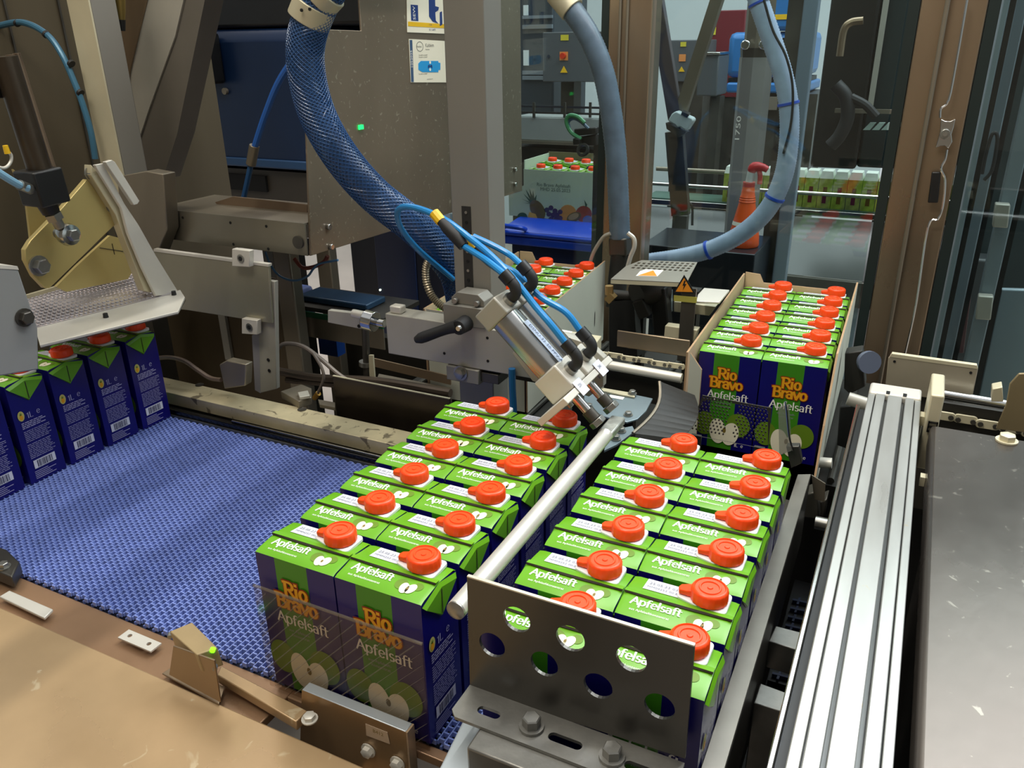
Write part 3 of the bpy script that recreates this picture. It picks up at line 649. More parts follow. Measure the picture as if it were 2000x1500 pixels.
for k, yc in enumerate((yA, yB)):
    c = thing('air_cylinder', ('front' if k == 0 else 'rear')+' polished air cylinder of the pair above the push bar', 'air cylinder', along(yc, 0.4), 'pair of air cylinders above the push bar')
    MB().sweep([along(yc, 0.10), along(yc, 0.52)], [0.0185]*2, 28).build('barrel', POL, c, bevel=0.0005)
    m = MB(); cyl_box(m, yc-0.0195, yc+0.0195, -0.03, 0.10, -0.0195, 0.0195); m.build('rear_head', ALU, c, bevel=0.002)
    m = MB(); cyl_box(m, yc-0.0195, yc+0.0195, 0.52, 0.698, -0.0195, 0.0195); m.build('front_head', ALU_L, c, bevel=0.002)
    MB().sweep([along(yc, 0.748), along(yc, 0.92)], [0.0062]*2, 16).build('piston_rod', CHROME, c)
    MB().sweep([along(yc, 0.86), along(yc, 0.93)], [0.0080]*2, 16).build('rod_sleeve', STEEL_D, c)
    MB().sweep([along(yc, 0.935), along(yc, 0.975)], [0.0105]*2, 6).build('lock_nut', ZINC, c, bevel=0.0008)
    for (t0, t1) in ((0.02, 0.06), (0.58, 0.62)):
        p = along(yc, (t0+t1)/2, 0.0195); fo = MB().sweep([p, p+nrm*0.006], [0.0085, 0.0085], 16).build('port_ring', ZINC, c)
    s = MB(); p = along(yc, 0.20, 0.0187); L = ax*0.09
    if k == 0:
        sv = Vector((0,0.0055,0)); s.prism([p-sv, p+L*0.9-sv, p+L*0.9+sv, p+sv], nrm*0.0006); so = s.build('type_label', mat('label_pale_blue', '#b9c7dd', 0.4), c)
        t = MB(); o_ = p+ax*0.006+nrm*0.0010; typed(t, 'DSNU-32-50-PPV-A', lambda u, v: o_+ax*u+Vector((0,1,0))*(v-0.002), 0.0072); t.build('label_print', mat('ink_blue_grey', '#42526e', 0.6), so, smooth=False)
    # elbow fittings
    for (t0, dr) in ((0.04, -1), (0.60, -1)):
        p = along(yc, t0, 0.0255); e = [p, p+nrm*0.008, p+nrm*0.014-ax*0.008, p+nrm*0.014-ax*0.026]
        MB().sweep(spline(e, 5), [0.0068]*16, 12).build('elbow_fitting', RUB, c)
        MB().sweep([p+nrm*0.014-ax*0.014, p+nrm*0.014-ax*0.028], [0.0080]*2, 12).build('elbow_collar', BLACK, c)
def fit_end(yc, t0): return along(yc, t0, 0.0255)+nrm*0.014-ax*0.026
def hose(name, label, pts, r, m=BLUE_T, n=10, extra=None, cat='hose'):
    t = thing(name, label, cat, pts[0]); MB().tube(pts, r, n, 8).build('tube', m, t); return t
e = fit_end(yA, 0.04)
t1 = hose('air_hose', 'short blue air hose from rear fitting up to black connector', [e, U(948,507,y=0.33), U(905,480,y=0.35)], 0.0042)
MB().sweep([U(906,481,y=0.35), U(892,463,y=0.352), U(872,443,y=0.355), U(862,432,y=0.357)], [0.0072,0.0088,0.0080,0.0062], 12).build('connector', RUB, t1)
MB().sweep([U(862,433,y=0.357), U(848,433-17,y=0.360)], [0.0072]*2, 10).build('yellow_tag', YEL, t1)
e = fit_end(yA, 0.60)
t2 = hose('air_hose', 'long blue air hose from front cylinder looping over the ribbed hose', [e, e-ax*0.03+nrm*0.002, U(1045,598,y=0.312), U(1000,541,y=0.32), U(960,500,y=0.335), U(920,467,y=0.35), U(870,430,y=0.36), U(820,408,y=0.37), U(788,404,y=0.38), U(776,418,y=0.40), U(785,448,y=0.43), U(820,490,y=0.47), U(885,545,y=0.545)], 0.0042)
e = fit_end(yB, 0.60)
t3 = hose('air_hose', 'blue air hose from rear cylinder with yellow tag and black connector', [e, e-ax*0.03+nrm*0.002, U(1056,580,y=0.358), U(1012,537,y=0.363), U(975,517,y=0.366)], 0.0042)
MB().sweep([U(975,523,y=0.366), U(960,508,y=0.367), U(940,493,y=0.368), U(928,478,y=0.369)], [0.0070,0.0092,0.0082,0.0066], 12).build('connector', RUB, t3)
MB().sweep([U(930,486,y=0.368), U(913,467,y=0.370)], [0.0080]*2, 10).build('yellow_tag', YEL, t3)
MB().tube([U(913,468,y=0.370), U(880,438,y=0.372), U(845,418,y=0.374), U(810,406,y=0.376)], 0.0040, 8).build('upper_tube', BLUE_T, t3)
e = fit_end(yB, 0.04)
t4 = hose('air_hose', 'short blue air hose from upper fitting of rear cylinder', [e, U(996,498,y=0.368), U(960,478,y=0.37), U(925,462,y=0.372)], 0.0040)
t5 = hose('air_hose', 'dark blue air hose hanging below the grey beam', [U(1000,720,y=0.44), U(1001,760,y=0.44), U(1003,800,y=0.44), U(1004,850,y=0.44)], 0.0052, mat('dark_blue_tube', '#1d5f92', 0.35))
# ---------------------------------------------------------------- upright post, beam, clamps
PG = mat('grey_anodised', '#85827a', 0.42, 0.2, 0.07, 6, (1,1,0.3), 0.03, 120)
py = 0.485; a = U(872, 0, y=py); b = U(946, 0, y=py); xl = U(886, 500, y=py).x; xr = U(957, 500, y=py).x
up = thing('upright_profile', 'tall grey aluminium upright with black scale strip', 'upright', ((xl+xr)/2, py+0.025, 0.0))
MB().box((xl, py, 0.0), (xr, py+0.050, 1.35)).build('column', PG, up, bevel=0.0015)
z0 = U(915, 575, y=py).z; z1 = U(912, 403, y=py).z; sx0 = U(905, 480, y=py).x; sx1 = U(922, 480, y=py).x
so = MB().box((sx0, py-0.0012, z0), (sx1, py-0.0001, z1)).build('scale_strip', mat('scale_black', '#23221f', 0.5), up)
for k in range(9):
    zz = z0+(z1-z0)*(k+0.6)/9.2; MB().cyl(((sx0+sx1)/2, py-0.0013, zz), ((sx0+sx1)/2, py-0.0022, zz), 0.0022, 10).build('scale_hole', HOLE if k % 2 else ZINC, so)
by0 = 0.447
bl_ = U(752, 612, y=by0); br2 = U(1180, 688, y=by0); zb1 = bl_.z; zb0 = U(755, 690, y=by0).z
beam = thing('cross_bar', 'wide light grey aluminium beam behind the air cylinders', 'beam', (-0.08, by0+0.015, zb0))
ex = U(1130, 700, y=by0).x
MB().box((bl_.x, by0, zb0), (ex, py-0.002, zb1)).build('bar', ALU, beam, bevel=0.0015)
for p in ((868,690),(952,660),(953,705),(1060,690)):
    q = U(*p, y=by0); MB().cyl(q+Vector((0,-0.0002,0)), q+Vector((0,-0.0006,0)), 0.0022, 12).build('tapped_hole', HOLE, beam)
MB().box((bl_.x+0.006, by0+0.004, zb1), (bl_.x+0.026, by0+0.020, zb1+0.012)).build('end_lug', ALU_L, beam, bevel=0.002)
# slanted mounting plate behind the cylinders
sp = thing('mounting_plate', 'angled aluminium plate between beam and cylinder pair', 'plate', along(0.4, 0.5))
poly = [U(*p, y=0.405) for p in ((1055,640),(1150,672),(1180,700),(1178,755),(1150,775),(1040,745),(1000,690))]
MB().prism(poly, (0, 0.012, 0)).build('plate', ALU, sp, bevel=0.001)
MB().box((U(1060,690,y=0.417).x, 0.418, U(1060,720,y=0.417).z), (U(1120,690,y=0.417).x, by0-0.0005, U(1060,680,y=0.417).z)).build('spacer', ALU, sp)
wq = U(1128, 690, y=0.404); MB().lathe([(0.004,0),(0.004,0.004),(0.008,0.004),(0.008,0)], wq, (0,-1,0), 12).build('wing_screw', mat('brass', '#b99a4c', 0.3, 0.9), sp)
# long pale bar carrying the caution sticker
lb = thing('carrier_bar', 'pale flat bar with caution sticker behind the cylinders', 'bar', U(1120, 660, y=0.52))
p0 = U(1040, 640, z=0.215); p1 = U(1180, 662, z=0.215); p2 = U(1176, 690, z=0.215)
MB().prism([U(*p, z=0.215) for p in ((1020,632),(1175,656),(1160,676),(1060,668))], (0,0,-0.02)).build('bar', CREAM, lb, bevel=0.001)
st = [U(*p, z=0.2155) for p in ((1080,641),(1118,648),(1110,660),(1066,652))]
so = MB().prism(st, (0,0,0.0004)).build('caution_sticker', WHITE, lb)
MB().prism([U(*p, z=0.2161) for p in ((1084,645),(1112,650),(1090,656))], (0,0,0.0003)).build('caution_triangle', ORANGE_W, so)
# upper clamp with lever
cl = thing('post_clamp', 'grey clamp block on the upright with black lever', 'clamp', U(905, 620, y=by0))
zc0 = zb1+0.0005; zc1 = U(905, 597, y=by0).z
cx0 = U(868, 600, y=by0).x; cx1 = U(948, 600, y=by0).x
MB().box((cx0, by0-0.004, zc0), (cx1, py-0.001, zc1)).build('lower_half', PG, cl, bevel=0.001)
m = MB(); h = 0.018; m.prism([(cx0+0.010, by0+0.004, zc1), (cx1-0.004, by0+0.004, zc1), (cx1-0.004, by0+0.004, zc1+h*0.5), (cx1-0.014, by0+0.004, zc1+h), (cx0+0.020, by0+0.004, zc1+h), (cx0+0.010, by0+0.004, zc1+h*0.5)], (0, 0.030, 0)); m.build('upper_half', PG, cl, bevel=0.001)
for fx in (0.28, 0.80):
    q = Vector((cx0+(cx1-cx0)*fx, by0+0.0035, zc1+0.006)); MB().cyl(q, q+Vector((0,-0.007,0)), 0.0042, 12).build('cap_screw', ZINC, cl, bevel=0.0006)
hp = U(905, 634, y=by0-0.012)
m = MB(); m.sweep([hp+Vector((0,0.008,0)), hp+Vector((0,-0.016,0))], [0.0125, 0.011], 16); lev = m.build('lever_hub', RUB, cl, bevel=0.001)
tip = U(812, 664, y=by0-0.03)
m = MB(); m.sweep(spline([hp+Vector((-0.004,-0.010,0)), hp*0.6+tip*0.4+Vector((0,-0.004,0.002)), tip], 6), [0.0098,0.0094,0.0090,0.0086,0.0082,0.0080,0.0080,0.0080,0.0082,0.0084,0.0086,0.0082,0.0050], 12); m.build('lever_arm', RUB, cl)
q = hp+Vector((0.002,-0.0165,0)); MB().lathe([(0.0001,0.003),(0.0035,0.003),(0.0055,0.0),(0.0055,-0.002)], q, (0,-1,0), 14).build('lever_screw', CHROME, lev)
# lower clamp
lc = thing('post_clamp', 'square grey clamp with hex bolt under the cross beam', 'clamp', U(925, 725, y=by0))
lx0 = U(874, 720, y=by0).x; lx1 = U(937, 720, y=by0).x; lz1 = zb0-0.0005; lz0 = U(905, 745, y=by0).z
MB().box((lx0, by0-0.004, lz0), (lx1, py-0.001, lz1)).build('block', PG, lc, bevel=0.0015)
q = U(900, 728, y=by0-0.0045); MB().hexbolt(q, (0,-1,0), 0.0085, 0.008).build('hex_bolt', ZINC, lc)
MB().box((lx1+0.0005, by0+0.002, lz0+0.004), (lx1+0.03, py-0.003, lz1-0.004)).build('dark_jaw', STEEL_D, lc, bevel=0.001)
# ---------------------------------------------------------------- big ribbed hose in front of the housing
M_HOSE = mat('blue_ribbed_hose', '#2c4d7a', 0.30, 0.0, 0.15, 60, None, 0.0, 100, spec=0.6)
bh = thing('ribbed_hose', 'thick blue ribbed hose curving down before the steel housing', 'hose', U(600, 60, y=0.45))
hp_ = spline([U(*p, y=yy) for p, yy in (((900,-190),0.56),((820,-150),0.53),((720,-95),0.49),((655,-45),0.465),((612,30),0.455),((596,100),0.45),((606,180),0.45),((632,250),0.452),((678,322),0.46),((735,384),0.475),((800,435),0.50),((850,482),0.535),((890,535),0.58),((905,600),0.60))], 26)
MB().sweep(hp_, [0.0262 if i % 2 else 0.0250 for i in range(len(hp_))], 28).build('hose_body', M_HOSE, bh, sharp=1.2)
# braided net of thin cords around the hose
for s in (1, -1):
    m = MB()
    for k in range(24):
        pts = []; a = Vector((1,0,0))
        for i in range(0, len(hp_), 2):
            tt = (hp_[min(i+1, len(hp_)-1)]-hp_[max(i-1, 0)]).normalized(); a = (a-tt*a.dot(tt)).normalized(); b_ = tt.cross(a); an = s*i*0.085+k*PI/12
            pts.append(hp_[i]+(a*math.cos(an)+b_*math.sin(an))*0.0263)
        m.sweep(pts, [0.0007]*len(pts), 4)
    tag(m.build('braid', mat('braid_cord', '#35598c', 0.25), bh), kind='stuff')
c0 = U(604, 24, y=0.4545); c1 = U(628, -6, y=0.46)
MB().sweep([U(602,42,y=0.4535), U(616,8,y=0.456)], [0.0300]*2, 28).build('collar', CREAM, bh, bevel=0.001)
MB().sweep([U(622,-2,y=0.457), U(640,-22,y=0.460)], [0.0290]*2, 28).build('collar', CREAM, bh, bevel=0.001)
for p in ((590,20),(606,18)):
    q = U(*p, y=0.424); MB().cyl(q, q+Vector((0,-0.002,0)), 0.0022, 8).build('collar_pin', BLACK, bh)
# thin flexible conduit
fx = spline([U(*p, y=0.51) for p in ((838,505),(832,525),(833,550),(842,575),(856,592),(872,604))], 10)
tag(MB().sweep(fx, [0.0052 if i % 2 else 0.0066 for i in range(len(fx))], 12).build('flexible_conduit', mat('conduit_steel', '#9c917c', 0.35, 0.7), None), 'thin flexible steel conduit beside the upright', 'conduit')
# ---------------------------------------------------------------- steel housing with side panel and lower channel
HX = -0.50; c0 = U(607, 500, x=HX); c1 = U(1020, 373, x=HX); c2 = U(1020, -60, x=HX); c3 = U(706, -60, x=HX); c4 = U(706, 60, x=HX); c5 = U(592, 56, x=HX)
M_PAN = mat('splashed_stainless', '#837665', 0.34, 0.5, 0.15, 4, (1,1,0.4), 0.05, 60, 0.12, spots=('#a89d8a', 95, 0.64))
hs_ = thing('steel_housing', 'large splashed stainless housing with stickers behind the upright', 'machine housing', (HX-0.2, 1.0, 0.2))
zb = (c0.z+c1.z)/2
poly = [(HX, c0.y, c0.z), (HX, c1.y, c1.z), (HX, c1.y, 1.3), (HX, c3.y, 1.3), (HX, c4.y, c4.z), (HX, c5.y, c5.z)]
MB().prism(poly, (-0.004, 0, 0)).build('side_panel', M_PAN, hs_, bevel=0.001)
MB().box((HX-0.30, c1.y-0.004, c1.z), (HX-0.0045, c1.y, 1.3)).build('rear_panel', STEEL, hs_)
for p in ((640,443),(645,482),(1005,331),(1005,360)):
    q = U(*p, x=HX+0.0005); MB().cyl(q, q+Vector((0.006,0,0)), 0.0055, 12).build('panel_screw', CHROME, hs_, bevel=0.001)
g = U(706, 248, x=HX+0.0005)
MB().box((g.x, g.y-0.010, g.z-0.004), (g.x+0.002, g.y+0.004, g.z+0.004)).build('indicator_light', mat('green_lamp', '#1ae05a', 0.3, emit='#1ae05a', estr=2.0), hs_)
# two stickers on the panel
def S(px, py, k): return U(px, py, x=HX+k)
def on_panel(px, py, k):
    o = S(px, py, k); return lambda u, v: (o.x, o.y+u, o.z+v)
NAVY = mat('sticker_navy', '#1f3a78', 0.5); SKY = mat('sticker_sky', '#2a9ad8', 0.5); CRM = mat('sticker_cream', '#efe8d2', 0.5)
s1 = MB().prism([S(*p, 0.0006) for p in ((793,-40),(866,-40),(868,66),(795,63))], (0.0005,0,0)).build('sticker', CRM, hs_)
def flat(par, name, pts, k, m): return MB().prism([S(*p, k) for p in pts], (0.0003,0,0)).build(name, m, par)
flat(s1, 'logo_block', ((802,9),(816,10),(817,41),(803,40)), 0.0012, NAVY)
flat(s1, 'yellow_band', ((797,42),(867,47),(867,55),(797,51)), 0.0012, YEL)
flat(s1, 'tool_picture', ((837,-20),(849,-20),(850,12),(857,14),(856,20),(850,24),(851,40),(856,46),(845,42),(838,32)), 0.0013, NAVY)
flat(s1, 'tool_picture', ((859,24),(863,22),(864,48),(859,51)), 0.0014, NAVY)
t = MB(); o_ = S(806, 39, 0.0017); typed(t, 'SEW', lambda u, v: (o_.x, o_.y-v+0.011, o_.z+u), 0.0125); t.build('logo_print', WHITE, s1, smooth=False)
t = MB(); typed(t, 'SCI- 3x48TS', on_panel(838, 60, 0.0013), 0.0052); typed(t, 'V 100', on_panel(838, 50, 0.0017), 0.0045); t.build('sticker_print', NAVY, s1, smooth=False)
s2 = MB().prism([S(*p, 0.0006) for p in ((798,76),(868,80),(871,161),(802,161))], (0.0005,0,0)).build('sticker', CRM, hs_)
flat(s2, 'side_band', ((800,78),(805,78),(808,160),(803,160)), 0.0012, mat('sticker_slate', '#3f5878', 0.5))
flat(s2, 'gauge_picture', ((817,124),(822,119),(856,119),(856,122),(860,123),(860,136),(856,137),(856,141),(825,141),(817,136)), 0.0012, SKY)
for p in ((840,122),(840,136)): flat(s2, 'gauge_eye', tuple((p[0]+1.8*math.cos(i*PI/5), p[1]+3*math.sin(i*PI/5)) for i in range(10)), 0.0016, WHITE)
flat(s2, 'gauge_waist', ((836,128),(838,126),(840,129),(842,126),(844,128),(844,134),(842,131),(840,130),(838,132),(836,134)), 0.0016, NAVY)
m = MB(); o_ = S(820, 91, 0.0013)
for i in range(20):
    a0 = 2*PI*i/20; a1 = 2*PI*(i+1)/20; m.add([(o_.x, o_.y+r_*math.cos(q_)*0.013, o_.z+r_*math.sin(q_)*0.0095) for r_, q_ in ((1,a0),(1,a1),(0.88,a1),(0.88,a0))], [(0,1,2,3)])
typed(m, 'Henkes', on_panel(814, 93, 0.0013), 0.0060); typed(m, 'Kaltleim', on_panel(831, 92, 0.0013), 0.0100); typed(m, 'Anschluss', on_panel(831, 98, 0.0013), 0.0040)
for pyy in (109, 113, 146): typed(m, 'Druckluft nur geregelt', on_panel(818, pyy, 0.0013), 0.0036)
typed(m, 'www.henkes.de', on_panel(834, 156, 0.0013), 0.0036); m.build('sticker_print', mat('sticker_grey_ink', '#6b6a66', 0.6), s2, smooth=False)
t = MB(); o_ = S(803.5, 133, 0.0016); typed(t, '1052025', lambda u, v: (o_.x, o_.y-v+0.006, o_.z+u), 0.0095); t.build('number_print', WHITE, s2, smooth=False)
# bottom channel along the front of the housing
cy = c0.y
zt = U(602, 437, y=cy).z
ch = thing('lower_channel', 'stainless channel with small holes running left from the housing corner', 'channel', (-0.75, cy, c0.z))
MB().box((-0.88, cy-0.002, c0.z), (HX-0.0052, cy+0.002, zt)).build('front_web', mat('channel_stainless', '#8f8a7c', 0.32, 0.7, 0.16, 4, (1,1,1), 0.04, 60), ch)
MB().box((-0.88, cy+0.0022, zt-0.003), (HX-0.0052, cy+0.16, zt)).build('top_flange', STEEL, ch)
MB().box((-0.88, cy+0.0022, c0.z), (HX-0.0052, cy+0.10, c0.z+0.003)).build('bottom_flange', STEEL_D, ch)
for p in ((357,425),(450,435),(520,442),(456,477),(524,486)):
    q = U(*p, y=cy-0.0022); MB().cyl(q, q+Vector((0,-0.0006,0)), 0.0026, 10).build('hole', HOLE, ch)
q = U(583, 473, y=cy-0.0022); MB().cyl(q, q+Vector((0,-0.003,0)), 0.0115, 20).build('plug', STEEL_D, ch)
# dark blue tank machine inside the frame
M_DB = mat('dark_blue_enamel', '#0b2344', 0.35, 0.1, 0.2, 3)
tk = thing('blue_tank', 'dark blue enamel tank machine behind the braces', 'tank', (-1.2, 1.6, -0.95))
x0 = U(330, 200, y=1.5).x; x1 = U(600, 200, y=1.5).x; z1 = U(450, 55, y=1.5).z; z0 = U(450, 330, y=1.5).z
MB().box((x0-0.35, 1.5, z0), (x1+0.10, 2.0, z1)).build('tank_body', M_DB, tk, bevel=0.04)
MB().box((x0-0.3, 1.49, z0+0.012), (x1+0.08, 1.4995, z0+0.04)).build('lower_rim', mat('blue_rim', '#21466e', 0.4), tk, bevel=0.006)
MB().box((x0+0.03, 1.44, U(450,165,y=1.44).z), (x0+0.27, 1.4995, U(450,62,y=1.44).z)).build('dark_recess', BLACK, tk, bevel=0.01)
slab_top = MB().box((x0-0.35, 1.52, z1+0.001), (x1+0.30, 2.0, z1+0.5)).build('dark_upper_body', BLACK, tk, bevel=0.01)
zp = U(450, 448, y=1.52).z
MB().box((x0-0.3, 1.52, zp), (x1+0.05, 1.98, z0-0.0005)).build('plinth', mat('dark_brown_plinth', '#3a342c', 0.5), tk)
for xx in (x0-0.28, x1-0.32): MB().box((xx, 1.56, -0.95), (xx+0.10, 1.66, zp-0.0005)).build('leg', DARKM, tk)
MB().box((U(440,350,y=1.515).x, 1.51, U(440,368,y=1.515).z), (U(520,350,y=1.515).x, 1.5198, U(440,338,y=1.515).z)).build('vent_slot', HOLE, tk)
for p in ((442,178),(420,140)):
    q = U(*p, y=1.4995); MB().cyl(q, q+Vector((0,-0.01,0)), 0.010, 12).build('knob', STEEL, tk)
MB().box((U(337,270,y=1.48).x-0.0, 1.47, U(337,308,y=1.48).z), (U(358,270,y=1.48).x, 1.4995, U(337,262,y=1.48).z)).build('white_tab', WHITE, tk)
bc = thing('blue_cable', 'bright blue cable with steel sleeve hanging before the dark tank', 'cable', U(560, 130, y=0.9))
MB().tube([U(*p, y=0.80) for p in ((690,-60),(640,20),(585,100),(545,160),(520,220),(500,280),(492,310))], 0.0072, 10).build('upper_cable', mat('bright_blue_cable', '#2a63b8', 0.4), bc)
MB().sweep([U(497,284,y=0.80), U(490,322,y=0.80)], [0.0105]*2, 14).build('sleeve', STEEL, bc, bevel=0.001)
MB().tube([U(*p, y=0.80) for p in ((490,322),(482,360),(474,395),(469,415))], 0.0060, 10).build('lower_cable', mat('dull_blue_cable', '#23507f', 0.4), bc)
# cardboard piece lying in the channel
tag(MB().prism([U(*p, y=0.66) for p in ((420,395),(455,384),(600,400),(600,432),(440,418))], (0,0.004,0)).build('cardboard_sheet', mat('old_cardboard', '#5d4c3a', 0.8, 0, 0.15, 8), None), 'brown cardboard sheet lying behind the lower channel', 'cardboard')
# ---- left wall sheet, posts and brace
M_LW = mat('olive_steel_sheet', '#6d6350', 0.38, 0.55, 0.20, 3, (1,1,0.25), 0.08, 50, 0.1)
ls = thing('side_sheet', 'brown steel side sheet with fold lines in upper left corner', 'steel sheet', (-1.25, 0.7, -0.95))
MB().box((-1.26, 0.30, -0.95), (-1.25, 1.15, 1.5)).build('sheet', M_LW, ls)
for yy in (0.62, 0.74, 0.80, 0.92): MB().box((-1.2498, yy, 0.2), (-1.246, yy+0.004, 1.5)).build('fold_line', STEEL_D, ls)
def vtube(name, label, pxl, pxm, pxr, ptop, y, zbot, m1, m2):
    a = U(pxl, ptop, y=y); b = U(pxm, ptop, y=y); d = ray(pxr, ptop); tt = (b.x-CAM.x)/d.x; yy = (CAM+d*tt).y
    o = thing(name, label, 'post', ((a.x+b.x)/2, (y+yy)/2, zbot))
    MB().box((a.x, y, zbot), (b.x, y+0.0035, 1.5)).build('front_face', m1, o)
    MB().box((a.x, y+0.0036, zbot), (b.x, yy, 1.5)).build('tube', m2, o, bevel=0.002)
    return o, a.x, b.x, yy
P1, p1a, p1b, p1y = vtube('square_post', 'cream and grey square post behind the tilting arm', 130, 172, 226, 0, 0.62, 0.30, CREAM, PG)
MB().prism([U(*p, y=0.545) for p in ((228,345),(285,334),(318,340),(326,448),(302,512),(240,470))], (0,0.03,0)).build('foot_block', STEEL, P1, bevel=0.002)
MB().box((p1a, 0.62, -0.95), (p1b, 0.66, 0.2995)).build('leg', STEEL_D, P1)
bz = thing('diagonal_brace', 'broad grey diagonal brace leaning right beside the cream post', 'brace', U(255, 330, y=0.78))
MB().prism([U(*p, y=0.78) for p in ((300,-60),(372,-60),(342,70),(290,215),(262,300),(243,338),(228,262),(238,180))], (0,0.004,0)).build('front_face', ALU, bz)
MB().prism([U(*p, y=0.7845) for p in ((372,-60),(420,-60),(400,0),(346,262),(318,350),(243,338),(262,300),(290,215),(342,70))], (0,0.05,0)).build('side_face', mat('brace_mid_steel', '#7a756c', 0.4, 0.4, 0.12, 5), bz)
MB().prism([U(*p, y=0.775) for p in ((226,-60),(300,-60),(252,140),(243,240))], (0,0.004,0)).build('gusset', STEEL_W, bz)
# hanging brush-like nozzle
nz = thing('spray_nozzle', 'brass spray nozzle hanging beside the cream post', 'nozzle', U(236, 40, y=0.70))
MB().sweep([U(232,-30,y=0.70), U(236,20,y=0.70), U(237,38,y=0.70)], [0.012,0.009,0.007], 14).build('body', mat('old_brass', '#8f7c46', 0.35, 0.7), nz)
MB().sweep([U(237,38,y=0.70), U(239,60,y=0.70)], [0.008,0.006], 12).build('tip', BLACK, nz)
# dark blue air line arcing over the left cylinder
al = hose('air_line', 'steel blue air line arcing beside the cream post', [U(*p, y=0.60) for p in ((-160,190),(-90,100),(-30,58),(0,50),(45,44),(90,66),(120,105),(145,160),(162,205),(178,260),(186,310))], 0.0060, mat('steel_blue_tube', '#3d6a84', 0.3, 0.2))
for p in ((34,45),(90,67),(139,124),(157,181)):
    q = U(*p, y=0.60); d = Vector((0.004,0,-0.003)); MB().sweep([q-d*0.5, q+d*0.5], [0.0074]*2, 12).build('cable_tie', RUB, al)
# ---------------------------------------------------------------- tilting arm: cylinder, gold lever, aluminium arm, perforated head
GOLD = mat('yellow_zinc_plate', '#bba86c', 0.38, 0.45, 0.10, 5, None, 0.04, 60)
GX = -0.705
lv = thing('lever_plate', 'yellow zinc lever plate with three bolts in the left machine', 'lever', U(140, 460, x=GX))
poly = [U(*p, x=GX) for p in ((170,350),(180,362),(205,395),(229,428),(228,436),(97,563),(88,563),(66,540),(50,508),(49,488),(60,470),(118,410))]
MB().prism(poly, (-0.010,0,0)).build('plate', GOLD, lv, bevel=0.001)
poly = [U(*p, x=GX-0.05) for p in ((26,330),(52,395),(62,480),(80,470),(120,420),(110,400),(95,390))]
MB().prism(poly, (-0.006,0,0)).build('rear_plate', GOLD, lv, bevel=0.001)
def boltx(par, px, py, x, r, h, m=ZINC):
    q = U(px, py, x=x); return MB().hexbolt(q, (1,-0.0,0), r, h).build('bolt', m, par)
boltx(lv, 75, 519, GX+0.0005, 0.0115, 0.014); boltx(lv, 217, 403, GX+0.0005, 0.0070, 0.010); boltx(lv, 176, 338, GX+0.0005, 0.0075, 0.010)
gb = thing('gold_base_plate', 'gold coloured base plate with scribed cross behind the arm', 'plate', U(200, 520, x=GX-0.03))
MB().prism([U(*p, x=GX-0.05) for p in ((150,520),(215,460),(245,468),(262,525),(250,545),(130,570),(110,560))], (-0.006,0,0)).build('plate', GOLD, gb)
for (a_, b_) in (((195,484),(248,492)),((219,476),(224,497))):
    MB().cyl(U(*a_, x=GX-0.0495), U(*b_, x=GX-0.0495), 0.0006, 6).build('scribed_line', DARKM, gb)
# left cylinder
lc_ = thing('air_cylinder', 'dark ribbed air cylinder driving the yellow lever', 'air cylinder', U(60, 300, x=GX+0.03))
cx_ = GX+0.035
for (o1, o2_, r) in ((0,0,0.0165),(-8,2,0.006),(12,-3,0.006),(24,-6,0.005)):
    MB().sweep([U(8+o1, 110+o2_, x=cx_), U(84+o1, 352+o2_, x=cx_)], [r]*2, 14).build('profile_rib' if r < 0.01 else 'barrel', mat('rib_bronze', '#8a7560', 0.3, 0.6) if r < 0.01 else mat('cylinder_bronze', '#4a4034', 0.35, 0.6, 0.2, 20), lc_)
MB().bar(U(72,330,x=cx_), U(92,398,x=cx_), 0.046, 0.046, (1,0,0)).build('end_block', BLACK, lc_, bevel=0.003)
MB().sweep([U(92,398,x=cx_), U(100,415,x=cx_)], [0.014,0.012], 14).build('nose', BLACK, lc_)
MB().sweep([U(100,412,x=cx_), U(118,444,x=cx_)], [0.0075]*2, 12).build('piston_rod', ZINC, lc_)
MB().sweep([U(102,416,x=cx_), U(109,428,x=cx_)], [0.0125]*2, 6).build('lock_nut', ZINC, lc_)
q = U(133, 458, x=cx_); MB().lathe([(0.008,-0.009),(0.015,-0.008),(0.017,0),(0.015,0.008),(0.008,0.009),(0.008,-0.009)], q, (1,0,0), 20).build('rod_eye', CHROME, lc_)
MB().cyl(q+Vector((-0.024,0,0)), q+Vector((0.006,0,0)), 0.0078, 14).build('pivot_pin', ZINC, lc_)
MB().hexbolt(q+Vector((0.006,0,0)), (1,0,0), 0.009, 0.010).build('pin_bolt', ZINC, lc_)
ah = hose('air_hose', 'pale blue air hose entering the dark cylinder at left edge', [U(*p, x=cx_+0.02) for p in ((-160,250),(-70,290),(-20,325),(5,342),(35,360),(55,368))], 0.0052, mat('pale_blue_tube', '#86b4cf', 0.3))
MB().sweep([U(38,361,x=cx_+0.02), U(60,370,x=cx_+0.012)], [0.0072]*2, 12).build('fitting', ZINC, ah)
sw = hose('sensor_wire', 'grey sensor wire with yellow plug at left edge', [U(*p, x=cx_) for p in ((-120,330),(-20,325),(8,328),(20,318),(22,304),(14,294))], 0.0022, ALU_L)
MB().sweep([U(15,300,x=cx_), U(10,284,x=cx_)], [0.0040,0.0034], 10).build('yellow_plug', YEL, sw)
tag(MB().box(tuple(U(-40,195,x=-0.68)-Vector((0.02,0,0))), tuple(U(28,122,x=-0.68))).build('dark_motor_box', BLACK, None, bevel=0.003), 'black valve box at left edge above the dark cylinder', 'valve box')
